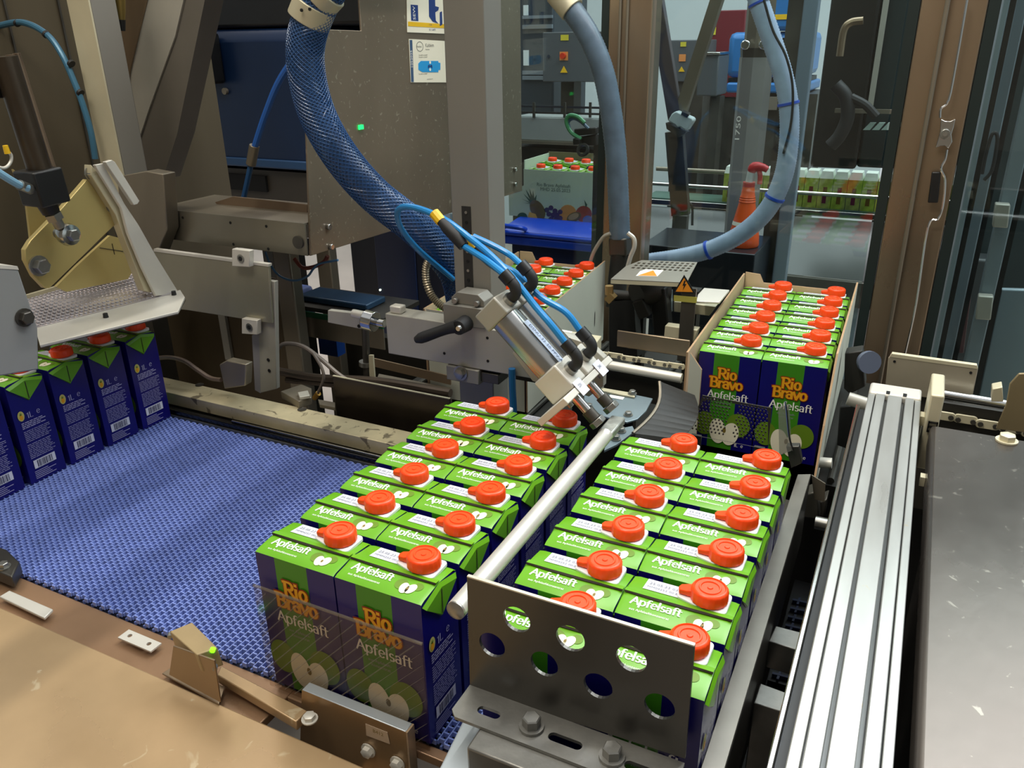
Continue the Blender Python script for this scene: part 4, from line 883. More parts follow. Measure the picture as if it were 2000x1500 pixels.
# aluminium arm down to the head
ar = thing('tilt_arm', 'pale aluminium arm with raised strip above the entering cartons', 'arm', U(270, 460, x=GX+0.02))
AX = GX+0.012
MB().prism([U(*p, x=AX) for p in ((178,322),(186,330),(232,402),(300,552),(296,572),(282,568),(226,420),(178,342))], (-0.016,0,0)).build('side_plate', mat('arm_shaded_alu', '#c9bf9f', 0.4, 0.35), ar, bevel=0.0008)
MB().prism([U(*p, x=AX+0.004) for p in ((180,322),(196,319),(238,398),(266,440),(300,500),(346,574),(300,578),(272,520),(245,455),(232,406)) ], (0.004,0.002,0)).build('front_plate', ALU_L, ar, bevel=0.0008)
MB().prism([U(*p, x=AX+0.009) for p in ((199,316),(212,312),(218,316),(266,392),(262,398),(255,400))], (0.008,0,0)).build('raised_strip', ALU_L, ar, bevel=0.0008)
# head: aluminium angle, embossed sheet
hd = thing('dimpled_press', 'tilted aluminium angle with dimpled sheet over the entering cartons', 'press plate', (-0.68, 0.3, 0.19))
zt_ = 0.222
q0 = U(75, 668, z=zt_); q1 = U(362, 578, z=zt_); 
MB().prism([U(*p, z=zt_) for p in ((78,674),(348,608),(361,580),(352,566),(68,640))], (0,0,-0.004)).build('angle_top', ALU_L, hd, bevel=0.0006)
MB().prism([U(*p, z=zt_-0.0045) for p in ((79,675),(347,610),(362,583),(330,592),(90,655))], (0,0,-0.004)).build('angle_side', STEEL, hd)
DIM = mat('dimpled_sheet', '#b3adb0', 0.28, 0.7, 0.08, 10)
e0 = U(68, 640, z=zt_+0.001); e1 = U(340, 572, z=zt_+0.001); e2 = U(262, 520, z=zt_+0.026); e3 = U(40, 585, z=zt_+0.026)
MB().add([e0, e1, e2, e3, e0-Vector((0,0,0.002)), e1-Vector((0,0,0.002)), e2-Vector((0,0,0.002)), e3-Vector((0,0,0.002))], [(0,1,2,3),(7,6,5,4),(0,4,5,1),(1,5,6,2),(2,6,7,3),(3,7,4,0)]).build('dimpled_sheet', DIM, hd)
dm = MB(); nn = (e1-e0).cross(e3-e0).normalized()
if nn.z < 0: nn = -nn
for i in range(30):
    for j in range(11):
        u = (i+0.5+(0.5 if j % 2 else 0))/30.5; v = (j+0.6)/11.4
        if u > 0.99: continue
        p = (e0*(1-u)+e1*u)*(1-v)+(e3*(1-u)+e2*u)*v
        dm.sweep([p, p+nn*0.0011, p+nn*0.0016], [0.0030, 0.0022, 0.0008], 6)
tag(dm.build('dimples', DIM, hd), kind='stuff')
MB().bar(e3+nn*0.002, e2+nn*0.002, 0.006, 0.006).build('top_edge', CREAM, hd)
for p in ((207,620),(340,576)):
    q = U(*p, z=zt_+0.0002); MB().sweep([q, q+Vector((0,0,0.007))], [0.0042,0.0036], 8).build('set_screw', RUB, hd)
# grey block at the left edge
gk = thing('grey_block', 'grey block with dark hex bolt cut by the left edge', 'block', (-0.60, 0.09, 0.1))
MB().prism([U(*p, x=-0.56) for p in ((-60,520),(36,526),(74,640),(76,722),(-60,745))], (-0.05,0,0)).build('block', mat('grey_paint_block', '#8f9190', 0.45, 0.2, 0.05, 6), gk, bevel=0.002)
MB().prism([U(*p, x=-0.5595) for p in ((-60,514),(34,520),(37,527),(-60,521))], (-0.051,0,0)).build('pale_edge', ALU_L, gk)
q = U(47, 620, x=-0.5595); MB().hexbolt(q, (1,0,0), 0.009, 0.010).build('hex_bolt', STEEL_D, gk)
# ---------------------------------------------------------------- cardboard boxes
CB_IN = mat('cardboard_inside', '#cbb091', 0.8, 0, 0.06, 14, None, 0.03, 120)
CB_EDGE = mat('cardboard_edge', '#a98a68', 0.85, 0, 0.1, 60)
CB_OUT = mat('cardboard_printed_white', '#cfd0bf', 0.6, 0, 0.04, 8)
def frame(x0, y0, rot):
    c, s = math.cos(rot), math.sin(rot); return lambda u, v, z: Vector((x0+u*c-v*s, y0+u*s+v*c, z))
def wall(par, name, F, pts, off, mats):
    """sheet through local points, thickness off=(du,dv); mats: one or (outer)"""
    a = [F(*p) for p in pts]; b = [F(p[0]+off[0], p[1]+off[1], p[2]) for p in pts]; n = len(a); m = MB()
    m.add(a+b, [tuple(range(n))], 0); m.add(a+b, [tuple(range(2*n-1, n-1, -1))], 1); m.add(a+b, [(i, i+n, (i+1)%n+n, (i+1)%n) for i in range(n)], 2)
    return m.build(name, mats, par, smooth=False)
F = frame(0.2525, 0.7200, 0.0174)
bx = thing('cardboard_box', 'open cardboard box with cartons beside the right post', 'box', F(0.025, 0.15, 0.0))
wall(bx, 'left_wall', F, [(-0.0795,-0.098,0.002),(-0.0795,0.352,0.002),(-0.0795,0.352,0.188),(-0.0795,-0.098,0.178)], (0.003,0), [CB_OUT, CB_IN, CB_EDGE])
wall(bx, 'right_wall', F, [(0.1310,-0.165,0.002),(0.1310,0.352,0.002),(0.1310,0.352,0.192),(0.1310,-0.035,0.185),(0.1310,-0.110,0.100)], (-0.003,0), [CB_OUT, CB_IN, CB_EDGE])
wall(bx, 'back_wall', F, [(-0.076,0.357,0.002),(0.1275,0.357,0.002),(0.1275,0.357,0.150),(0.095,0.357,0.150),(0.085,0.357,0.172),(-0.040,0.357,0.172),(-0.048,0.357,0.188),(-0.076,0.357,0.190)], (0,-0.003), [CB_OUT, CB_IN, CB_EDGE])
wall(bx, 'front_flap', F, [(-0.0730,-0.099,0.002),(-0.0560,-0.090,0.002),(-0.0560,-0.090,0.150),(-0.0730,-0.099,0.178)], (0.0005,0.0025), [CB_OUT, CB_IN, CB_EDGE])
wall(bx, 'bottom', F, [(-0.0735,-0.165,-0.0035),(0.1255,-0.165,-0.0035),(0.1255,0.349,-0.0035),(-0.0735,0.349,-0.0035)], (0,0), [CB_IN, CB_IN, CB_IN]).location.z = 0.0033
F = frame(-0.2530, 0.7400, 0.0300)
bx = thing('cardboard_box', 'white printed cardboard box with cartons behind the air cylinders', 'box', F(0.025, 0.15, -0.008))
Z = -0.008
wall(bx, 'right_wall', F, [(0.1285,-0.062,Z),(0.1285,0.362,Z),(0.1285,0.362,0.174),(0.1285,-0.062,0.160)], (-0.003,0), [CB_OUT, CB_IN, CB_EDGE])
wall(bx, 'left_wall', F, [(-0.0805,-0.062,Z),(-0.0805,0.362,Z),(-0.0805,0.362,0.176),(-0.0805,-0.062,0.166)], (0.003,0), [CB_OUT, CB_IN, CB_EDGE])
wall(bx, 'front_wall', F, [(-0.0745,-0.062,Z),(0.1225,-0.062,Z),(0.1225,-0.062,0.160),(-0.0745,-0.062,0.166)], (0,0.003), [CB_OUT, CB_IN, CB_EDGE])
wall(bx, 'back_wall', F, [(-0.0745,0.362,Z),(0.1225,0.362,Z),(0.1225,0.362,0.158),(0.09,0.362,0.158),(-0.035,0.362,0.158),(-0.045,0.362,0.178),(-0.0745,0.362,0.178)], (0,-0.003), [CB_OUT, CB_IN, CB_EDGE])
p = MB()
for (v0, z0) in ((0.20, 0.035), (0.30, 0.06)):
    p.add([F(0.1288, v0+0.02*math.cos(2*PI*i/12)*0.15, z0+0.018*math.sin(2*PI*i/12)) for i in range(12)], [tuple(range(12))])
p.build('print_marks', STEEL_D, bx, smooth=False)
# ---------------------------------------------------------------- beds under the packs and boxes
BED = mat('bed_steel', '#4b4842', 0.4, 0.6, 0.25, 8)
bd = thing('transfer_bed', 'grey steel bed plate under the right pack', 'bed plate', (0.28, 0.25, -0.95))
MB().box((0.168, -0.058, -0.012), (0.372, 0.60, -0.0004)).build('plate', BED, bd)
MB().box((0.20, 0.0, -0.95), (0.34, 0.5, -0.0125)).build('pedestal', DARKM, bd)
bd = thing('box_conveyor', 'dark conveyor frame under the cardboard boxes', 'conveyor', (0.1, 0.9, -0.95))
MB().box((-0.42, 0.665, -0.040), (0.62, 1.12, -0.0225)).build('bed', DARKM, bd)
MB().box((-0.40, 0.70, -0.95), (0.55, 1.05, -0.041)).build('undercarriage', BLACK, bd)
for k in range(12): MB().cyl((-0.39+k*0.088, 0.67, -0.0165), (-0.39+k*0.088, 1.11, -0.0165), 0.0055, 10).build('roller', STEEL_D, bd)
# chain rail in front of the boxes
cr = thing('chain_rail', 'pale guide tube with roller chain before the cardboard boxes', 'chain rail', (0.0, 0.655, 0.1))
MB().cyl((-0.14, 0.640, 0.132), (0.166, 0.640, 0.126), 0.0078, 16).build('guide_tube', ALU_L, cr)
MB().box((-0.14, 0.648, 0.070), (0.166, 0.652, 0.116)).build('apron', DARKM, cr)
MB().box((0.046, 0.672, 0.150), (0.166, 0.676, 0.178)).build('upper_strip', STEEL_W, cr, bevel=0.001)
x = -0.13; k = 0
while x < 0.155:
    zc = 0.146-0.008*(x+0.5)/0.66; c = MB(); pts = []
    for i in range(20):
        q = 2*PI*i/20; ex = 0.0085 if math.cos(q) > 0 else -0.0085; pts.append((x+ex+0.0062*math.cos(q), 0.654+(0.003 if k % 2 else 0), zc+0.0062*math.sin(q)*(1 if abs(math.cos(q)) > 0.4 else 0.75)))
    c.prism(pts, (0,0.003,0)); lo_ = c.build('chain_link', CREAM, cr, bevel=0.0006)
    for e in (-0.0085, 0.0085): MB().cyl((x+e, 0.6525, zc), (x+e, 0.653, zc), 0.0030, 8).build('pin', STEEL_D, lo_)
    x += 0.0255; k += 1
# ---------------------------------------------------------------- blue-grey plate with bolts, curved deflector, perforated flap
BG = mat('blue_grey_zinc', '#8fa0a8', 0.33, 0.55, 0.12, 10, None, 0.05, 60)
bp = thing('zinc_plate', 'blue grey zinc plate with bolts behind the push bar end', 'plate', (0.09, 0.56, 0.09))
MB().prism([U(*p, z=0.100) for p in ((1142,760),(1165,755),(1275,778),(1262,802),(1245,818),(1225,824),(1175,812),(1140,785))], (0,0,-0.003)).build('plate', BG, bp, bevel=0.0006)
MB().prism([U(*p, z=0.1035) for p in ((1165,755),(1240,768),(1240,775),(1165,761))], (0,0,-0.003)).build('strip', CREAM, bp, bevel=0.0006)
MB().prism([U(*p, z=0.1004) for p in ((1192,771),(1220,776),(1216,781),(1188,776))], (0,0,0.0003)).build('paper_label', WHITE, bp)
for p in ((1171,756),(1235,769),(1227,811),(1150,795)): MB().hexbolt(U(*p, z=0.1038 if p[1] < 770 else 0.1003), (0,0,1), 0.0052, 0.006).build('bolt', ZINC, bp)
bp2 = thing('zinc_plate', 'small zinc plate with two bolts left of the right pack', 'plate', U(1210, 850, z=0.09))
MB().prism([U(*p, z=0.094) for p in ((1205,838),(1235,832),(1240,842),(1205,868),(1180,880),(1185,862))], (0,0,-0.003)).build('plate', BG, bp2)
for p in ((1213,843),(1203,858)): MB().hexbolt(U(*p, z=0.0943), (0,0,1), 0.0055, 0.007).build('bolt', ZINC, bp2)
MB().box((0.172, 0.43, -0.0003), (0.180, 0.47, 0.0905)).build('leg', STEEL_D, bp2)
MB().box((0.02, 0.545, -0.0), (0.12, 0.560, 0.0965)).build('stand', DARKM, bp)
df = thing('curved_deflector', 'dark curved steel deflector before the open box', 'deflector', U(1300, 850, z=0.05))
m = MB(); n = 10; top_l = U(1288, 745, y=0.50); top_r = U(1356, 772, y=0.545); bot_l = U(1236, 846, y=0.40); bot_r = U(1330, 858, y=0.43)
rows = []
for i in range(n+1):
    t = i/n; bul = math.sin(t*PI)*0.018
    rows.append((top_l*(1-t)+bot_l*t+Vector((0.006,0.010,-0.004))*math.sin(t*PI)*1.6, top_r*(1-t)+bot_r*t+Vector((0.006,0.010,-0.004))*math.sin(t*PI)*1.6))
for i in range(n):
    (a, b), (c, d) = rows[i], rows[i+1]; th = Vector((0.0,0.003,-0.001))
    m.add([a,b,d,c,a+th,b+th,d+th,c+th], [(0,1,2,3),(7,6,5,4),(0,4,5,1),(1,5,6,2),(2,6,7,3),(3,7,4,0)])
m.build('curved_sheet', mat('deflector_dark', '#1d1812', 0.5, 0.0, 0.3, 8, (1,6,1)), df, sharp=0.8)
m = MB(); m.tube([r_[0] for r_ in rows], 0.0022, 8, 1); m.build('bright_edge', STEEL, df)
pf = thing('perforated_flap', 'dark perforated sheet leaning before the open box', 'perforated sheet', (0.26, 0.56, 0.04))
pa = U(1372, 772, y=0.56); pb_ = U(1507, 797, y=0.56); pc_ = U(1500, 878, y=0.56); pd = U(1343, 848, y=0.56)
hs = []
for j in range(11):
    for i in range(19):
        u = (i+0.7+(0.5 if j % 2 else 0))/20.2; v = (j+0.5)/12.5; w_ = (0.0013, 0.0022)
        cx_p = (pa.x*(1-v)+pd.x*v)*(1-u)+(pb_.x*(1-v)+pc_.x*v)*u; cz_p = (pa.z*(1-v)+pd.z*v)*(1-u)+(pb_.z*(1-v)+pc_.z*v)*u
        if 0.44 < u < 0.53: continue
        hs.append(circ(cx_p, cz_p, w_[0], 6, w_[1]*0.72))
MB().holed([(pd.x,pd.z),(pc_.x,pc_.z),(pb_.x,pb_.z),(pa.x,pa.z)], hs, (0,0.56,0), (1,0,0), (0,0,1), (0,0.0015,0)).build('sheet', mat('perforated_dark', '#4a453e', 0.38, 0.5, 0.25, 12), pf, smooth=False)
MB().box((pd.x+0.005, 0.5615, -0.0003), (pd.x+0.02, 0.566, pd.z)).build('stay', STEEL_D, pf)
MB().box((pc_.x-0.02, 0.5615, -0.0003), (pc_.x-0.005, 0.566, pc_.z)).build('stay', STEEL_D, pf)
cs = thing('clear_strip', 'bent clear plastic strip standing at right pack corner', 'plastic strip', U(1540, 880, y=0.46))
m = MB(); CLR = mat('clear_plastic', '#8f9088', 0.2, 0, alpha=0.45)
m.prism([U(*p, y=0.46) for p in ((1520,796),(1541,790),(1546,880),(1522,890))], (0,0.0015,0)); m.build('strip', CLR, cs)
MB().tube([U(*p, y=0.458) for p in ((1534,784),(1536,800),(1541,850),(1549,880))], 0.0012, 6).build('bright_edge', CHROME, cs)
MB().prism([U(*p, y=0.464) for p in ((1535,872),(1560,872),(1566,905),(1545,915))], (0,0.012,0)).build('grip_block', STEEL_D, cs, bevel=0.001)
# ---------------------------------------------------------------- right guide rail and the dark well beside it
sr = thing('side_rail', 'flat steel rail along the right side of the right pack', 'rail', (0.38, 0.2, 0.05))
MB().prism([(0.3735,-0.20,0.09),(0.391,-0.20,0.09),(0.3855,0.478,0.09),(0.370,0.470,0.09)], (0,0,-0.004)).build('top_flange', mat('rail_steel', '#827d74', 0.36, 0.65, 0.15, 12), sr, bevel=0.0005)
MB().prism([(0.3895,-0.20,0.0855),(0.391,-0.20,0.0855),(0.3855,0.478,0.0855),(0.384,0.478,0.0855)], (0,0,-0.10)).build('web', STEEL_D, sr)
MB().prism([U(*p, y=0.482) for p in ((1585,928),(1612,945),(1610,980),(1590,975))], (0,0.002,0)).build('end_wing', STEEL, sr)
wl = thing('sheet_trough', 'dark sheet metal well between rail and aluminium beam', 'well', (0.41, 0.2, -0.95))
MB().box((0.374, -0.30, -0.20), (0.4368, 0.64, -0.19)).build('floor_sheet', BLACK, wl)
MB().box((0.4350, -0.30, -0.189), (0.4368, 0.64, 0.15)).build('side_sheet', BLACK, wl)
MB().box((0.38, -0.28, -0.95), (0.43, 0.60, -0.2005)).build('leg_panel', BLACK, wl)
ub = thing('pocket_bracket', 'cast grey bracket with square pocket beside the right rail', 'bracket', (0.41, 0.17, 0.0))
MB().prism([U(*p, z=0.03) for p in ((1515,1222),(1584,1240),(1572,1274),(1501,1252))], (0,0,-0.035)).build('rear_arm', HPL, ub, bevel=0.001)
MB().prism([U(*p, z=0.03) for p in ((1485,1334),(1556,1360),(1548,1396),(1472,1373))], (0,0,-0.10)).build('front_arm', HPL, ub, bevel=0.001)
MB().prism([U(*p, z=0.03) for p in ((1572,1274),(1584,1240),(1600,1245),(1565,1400),(1548,1396))], (0,0,-0.035)).build('side_arm', HPL, ub, bevel=0.001)
mb_ = thing('modular_chain_belt', 'dark blue modular belt deep in the well', 'conveyor belt', (0.40, 0.46, -0.189))
MB().box((0.378, 0.36, -0.188), (0.4295, 0.56, -0.160)).build('belt_bed', BLACK, mb_)
LK = mat('dark_blue_link', '#2a3350', 0.35)
for k in range(9):
    y = 0.368+k*0.021; c = MB()
    c.bar((0.382, y, -0.156), (0.428, y+0.003, -0.156), 0.004, 0.006)
    for x in (0.390, 0.405, 0.418, 0.426): c.bar((x, y-0.008, -0.156), (x+0.001, y+0.009, -0.156), 0.003, 0.005)
    c.build('link_row', LK, mb_, smooth=False)
# dark bits around the box corner
db = thing('corner_guide', 'dark guide block with pale roller behind the right rail end', 'guide block', U(1600, 960, y=0.62))
for (pts, y, mm) in ((((1650,690),(1684,685),(1690,755),(1660,770),(1648,760)), 0.80, DARKM), (((1640,795),(1684,790),(1662,880),(1634,870)), 0.72, BLACK), (((1575,965),(1595,960),(1600,1015),(1560,1010)), 0.52, STEEL_D), (((1590,985),(1615,975),(1610,1010),(1590,1015)), 0.54, STEEL_D)):
    MB().prism([U(*p, y=y) for p in pts], (0,0.03,0)).build('block', mm, db, bevel=0.002)
MB().cyl(U(1592,1020,y=0.50), U(1640,1030,y=0.50), 0.009, 14).build('roller', ZINC, db)
MB().cyl(U(1625,905,y=0.62), U(1600,903,y=0.62), 0.008, 12).build('pale_pin', ALU_L, db)
MB().lathe([(0.0001,0.0),(0.016,0.0),(0.018,0.006),(0.018,0.014),(0.0001,0.014)], U(1692, 705, y=0.80), (0.5,-1,0.2), 20).build('knob', mat('blue_grey_knob', '#5d6577', 0.3), db)
MB().cyl(U(1656,778,y=0.70), U(1694,790,y=0.70), 0.010, 14).build('arm_tube', ALU, db)
# ---------------------------------------------------------------- aluminium slotted beam
AB = mat('beam_aluminium', '#aeafab', 0.32, 0.6, 0.08, 30, (1,0.15,1), 0.03, 120, 0.06, spots=('#b3ab97', 70, 0.70))
ABD = mat('beam_slot_dark', '#5e5f5e', 0.35, 0.7)
sbm = thing('slotted_profile', 'long aluminium beam with two slots right of the packs', 'beam', (0.465, 0.1, 0.16))
def blk(name, x0, x1, z0, z1, y0, y1, m=AB, bev=0.0008): return MB().box((x0, y0, z0), (x1, y1, z1)).build(name, m, sbm, bevel=bev)
bx0, bx1 = 0.4370, 0.4945; ye = 0.470
blk('base', bx0, bx1, 0.165, 0.209, -0.40, ye, ABD)
for (a, b_) in ((0.000, 0.0075), (0.0085, 0.0185), (0.0215, 0.0370), (0.0405, 0.0500), (0.0510, 0.0575)):
    blk('land', bx0+a, bx0+b_, 0.2092, 0.2200 if a not in (0.0, 0.0510) else 0.2185, -0.40, ye)
for a in (0.0185, 0.0370): blk('slot_floor', bx0+a+0.0002, bx0+a+0.0028, 0.2092, 0.2125, -0.40, ye, ABD, 0)
blk('end_plate', bx0, bx1, 0.165, 0.2205, ye+0.0002, ye+0.034, ALU_L, 0.003)
for a in (0.0190, 0.0375): blk('end_hole', bx0+a, bx0+a+0.0042, 0.2206, 0.2209, ye+0.0015, ye+0.010, HOLE, 0)
MB().box((0.4260, -0.40, 0.170), (0.4300, 0.46, 0.206)).build('chrome_strip', CHROME, sbm, bevel=0.001)
MB().box((0.4303, -0.40, 0.165), (0.4368, 0.46, 0.200)).build('dark_strip', BLACK, sbm)
for yy in (0.15, 0.40): MB().box((0.44, yy, -0.95), (0.49, yy+0.03, 0.1648)).build('leg', STEEL_D, sbm)
MB().cyl((0.4975, 0.435, 0.208), (0.4975, 0.45, 0.208), 0.006, 10).build('pin', CREAM, sbm)
# ---------------------------------------------------------------- right table
M_RT = mat('dark_scuffed_steel', '#665f59', 0.30, 0.75, 0.14, 5, (1,0.5,1), 0.10, 70, 0.12, spots=('#8d867c', 75, 0.67))
rt = thing('outfeed_table', 'dark scuffed steel table top at the right edge', 'table', (0.75, 0.1, -0.95))
MB().box((0.5055, -0.50, 0.190), (1.05, 0.405, 0.2195)).build('top', M_RT, rt, bevel=0.005)
MB().box((0.52, -0.48, -0.95), (1.03, 0.36, 0.1895)).build('cabinet', STEEL_D, rt)
MB().hexbolt((0.578, 0.392, 0.2197), (0,0,1), 0.008, 0.008).build('bolt', CREAM, rt)
MB().box((0.5005, 0.30, 0.195), (0.5052, 0.31, 0.205)).build('side_screw', CREAM, rt)
ck = thing('clip_block', 'cream end block with black clip behind the dark table', 'block', (0.508, 0.44, 0.18))
MB().box((0.5000, 0.410, 0.16), (0.5140, 0.480, 0.2520)).build('block', CREAM, ck, bevel=0.002)
m = MB(); y_ = 0.4092
for (z0, z1) in ((0.208, 0.210), (0.2135, 0.2155), (0.219, 0.221)): m.box((0.5035, y_-0.002, z0), (0.5125, y_, z1))
m.box((0.5030, y_-0.002, 0.208), (0.5045, y_, 0.221)); m.box((0.5115, y_-0.002, 0.208), (0.5130, y_, 0.221)); m.build('clip', BLACK, ck)
rc = thing('chain_rail', 'chrome rod with cream roller chain behind the dark table', 'chain rail', (0.56, 0.58, 0.15))
MB().cyl((0.5145, 0.60, 0.180), (0.90, 0.60, 0.172), 0.0070, 14).build('rod', CHROME, rc)
for k in range(7):
    x = 0.528+k*0.0255; pts = [(x+(0.0085 if math.cos(2*PI*i/18) > 0 else -0.0085)+0.006*math.cos(2*PI*i/18), 0.575+(0.003 if k % 2 else 0), 0.160-0.0012*k+0.006*math.sin(2*PI*i/18)) for i in range(18)]
    lo_ = MB().prism(pts, (0,0.003,0)).build('chain_link', CREAM, rc, bevel=0.0006)
    for e in (-0.0085, 0.0085): MB().cyl((x+e, 0.5725, 0.160-0.0012*k), (x+e, 0.5745, 0.160-0.0012*k), 0.0034, 8).build('pin', STEEL_D, lo_)
MB().box((0.515, 0.582, 0.138), (0.90, 0.590, 0.176)).build('chain_guide', DARKM, rc)
MB().box((0.515, 0.48, 0.12), (0.90, 0.62, 0.1375)).build('chain_tray', STEEL_D, rc)
lbk = thing('angle_bracket', 'cream triangular angle bracket at the right edge', 'bracket', (0.61, 0.5, 0.16))
MB().prism([U(*p, y=0.52) for p in ((1945,838),(1965,790),(1972,750),(1990,730),(2040,728),(2040,850)) ], (0,0.004,0)).build('web', mat('bracket_brown', '#8f8060', 0.45, 0.35, 0.15, 10), lbk, bevel=0.001)
MB().prism([U(*p, y=0.53) for p in ((1938,760),(1958,756),(1960,785),(1936,785))], (0,0.02,0)).build('lug', CREAM, lbk, bevel=0.001)
cpz = thing('cream_plate', 'rectangular cream plate with two holes below the right post', 'plate', (0.50, 0.625, 0.15))
pts = [U(*p, y=0.62) for p in ((1735,700),(1742,693),(1905,715),(1910,722),(1896,790),(1728,765))]
MB().prism(pts, (0,0.006,0)).build('plate', mat('cream_plate_steel', '#a89f8b', 0.42, 0.4, 0.08, 14), cpz, bevel=0.001)
MB().prism([U(*p, y=0.6195) for p in ((1738,697),(1742,691),(1908,714),(1910,721))], (0,0.007,0.0005)).build('bright_edge', CREAM, cpz)
for p in ((1747,706),(1896,728)):
    q = U(*p, y=0.6195); MB().cyl(q, q+Vector((0,-0.0005,0)), 0.0018, 10).build('hole', HOLE, cpz)
MB().box((0.47, 0.627, -0.01), (0.54, 0.632, 0.19)).build('stay', STEEL_D, cpz)
# ---------------------------------------------------------------- glue unit: perforated cover, voltage sign, motor, brackets
gu = thing('perforated_cover', 'perforated sheet cover with warning sticker beside the ribbed hose', 'cover', (0.06, 0.82, 0.2))
GZ = 0.240
A0 = U(1193, 545, z=GZ); A1 = U(1341, 552, z=GZ); A2 = U(1362, 512, z=GZ); A3 = U(1253, 508, z=GZ); A4 = U(1222, 520, z=GZ)
outer = [(A0.x,A0.y),(A1.x,A1.y),(A2.x,A2.y),(A3.x,A3.y),(A4.x,A4.y)]
hs = []
for j, yy in enumerate((0.845, 0.863, 0.880, 0.896)):
    for i in range(12):
        x = 0.012+i*0.0092-(j*0.0005)
        if x+0.006 > A2.x-0.003+(A2.y-yy)*0.13 or x < 0.008+(0.012 if j > 2 else 0): continue
        yb = yy+(x-0.06)*0.18; hs.append([(x,yb-0.0045),(x+0.0056,yb-0.0036),(x+0.0056,yb+0.0060),(x,yb+0.0050)])
PC = mat('pale_perforated_steel', '#a9a498', 0.35, 0.6, 0.08, 10)
MB().holed(outer, hs, (0,0,GZ), (1,0,0), (0,1,0), (0,0,-0.0015)).build('top_sheet', PC, gu, smooth=False)
MB().prism([A0-Vector((0,0,0.0016)), A1-Vector((0,0,0.0016)), A1-Vector((0,0,0.008)), A0-Vector((0,0,0.008))], (0,0.0015,0)).build('front_lip', CREAM, gu)
st = MB().prism([U(*p, z=GZ+0.0003) for p in ((1250,530),(1262,526),(1296,528),(1284,540),(1242,539))], (0,0,0.0003)).build('warning_sticker', WHITE, gu)
MB().prism([U(*p, z=GZ+0.0008) for p in ((1246,538),(1276,528),(1283,539))], (0,0,0.0002)).build('warning_triangle', ORANGE_W, st)
MB().box((0.012, 0.885, -0.01), (0.024, 0.905, GZ-0.002)).build('support', DARKM, gu)
vs = thing('voltage_sign', 'yellow high voltage triangle hanging from the perforated cover', 'warning sign', U(1336, 560, y=0.77))
VY = 0.772
MB().prism([U(*p, y=VY) for p in ((1336,537),(1358,573),(1315,572))], (0,0.0015,0)).build('black_border', BLACK, vs)
MB().prism([U(*p, y=VY-0.0004) for p in ((1336,543),(1353,570.5),(1319.5,569.5))], (0,0.0003,0)).build('yellow_field', ORANGE_W, vs)
MB().prism([U(*p, y=VY-0.0008) for p in ((1336.5,548),(1333,558),(1336,557.5),(1333.5,567),(1340.5,554.5),(1337,555),(1339.5,548))], (0,0.0003,0)).build('lightning_bolt', BLACK, vs)
MB().prism([U(*p, y=VY+0.002) for p in ((1316,577),(1361,581),(1360,592),(1316,588))], (0,0.0015,0)).build('yellow_label', mat('label_olive', '#a8a24a', 0.5), vs)
MB().box((U(1337,560,y=VY+0.004).x-0.004, VY+0.004, 0.10), (U(1337,560,y=VY+0.004).x+0.02, VY+0.010, 0.232)).build('hanger', STEEL_D, vs)
gm = thing('glue_head', 'black glue head motor under the perforated cover', 'glue head', U(1270, 610, y=0.86))
MB().sweep([U(1243,575,y=0.83), U(1262,566,y=0.85), U(1300,572,y=0.88)], [0.022,0.030,0.020], 18).build('motor', DARKM, gm)
MB().bar(U(1288,560,y=0.86), U(1296,650,y=0.86), 0.030, 0.030).build('body', BLACK, gm, bevel=0.003)
MB().bar(U(1248,585,y=0.83), U(1262,618,y=0.83), 0.022, 0.022).build('valve', DARKM, gm, bevel=0.002)
MB().sweep([U(1190,575,y=0.86), U(1245,580,y=0.86)], [0.010]*2, 12).build('arm', DARKM, gm)
MB().sweep([U(1190,558,y=0.80), U(1190,575,y=0.80)], [0.0075]*2, 10).build('brass_fitting', mat('fitting_brass', '#a88b5a', 0.4, 0.6), gm)
MB().bar(U(1188,576,y=0.80), U(1198,586,y=0.80), 0.016, 0.016).build('brass_block', MATS['fitting_brass'], gm)
MB().prism([U(*p, y=0.87) for p in ((1300,570),(1311,568),(1311,610),(1302,612))], (0,0.01,0)).build('side_plate', BG, gm)
MB().prism([U(*p, y=0.85) for p in ((1190,590),(1238,585),(1245,700),(1190,690))], (0,0.03,0)).build('column', BLACK, gm)
cbk = thing('box_stop', 'pair of cream brackets reaching to the open box', 'bracket', U(1350, 600, y=0.85))
MB().prism([U(*p, y=0.88) for p in ((1316,589),(1398,599),(1385,617),(1316,609))], (0,0.02,0)).build('upper_arm', CREAM, cbk, bevel=0.001)
MB().prism([U(*p, y=0.78) for p in ((1299,636),(1362,645),(1355,668),(1296,664))], (0,0.02,0)).build('lower_arm', CREAM, cbk, bevel=0.001)
MB().prism([U(*p, y=0.70) for p in ((1225,650),(1300,658),(1345,672),(1340,695),(1225,680))], (0,0.003,0)).build('sheet', STEEL_W, cbk)
MB().prism([U(*p, z=0.205) for p in ((1363,575),(1375,562),(1425,566),(1405,590),(1360,588))], (0,0,-0.004)).build('top_plate', ALU_L, cbk, bevel=0.001)
MB().box((0.10, 0.90, -0.01), (0.12, 0.93, 0.19)).build('column', DARKM, cbk)
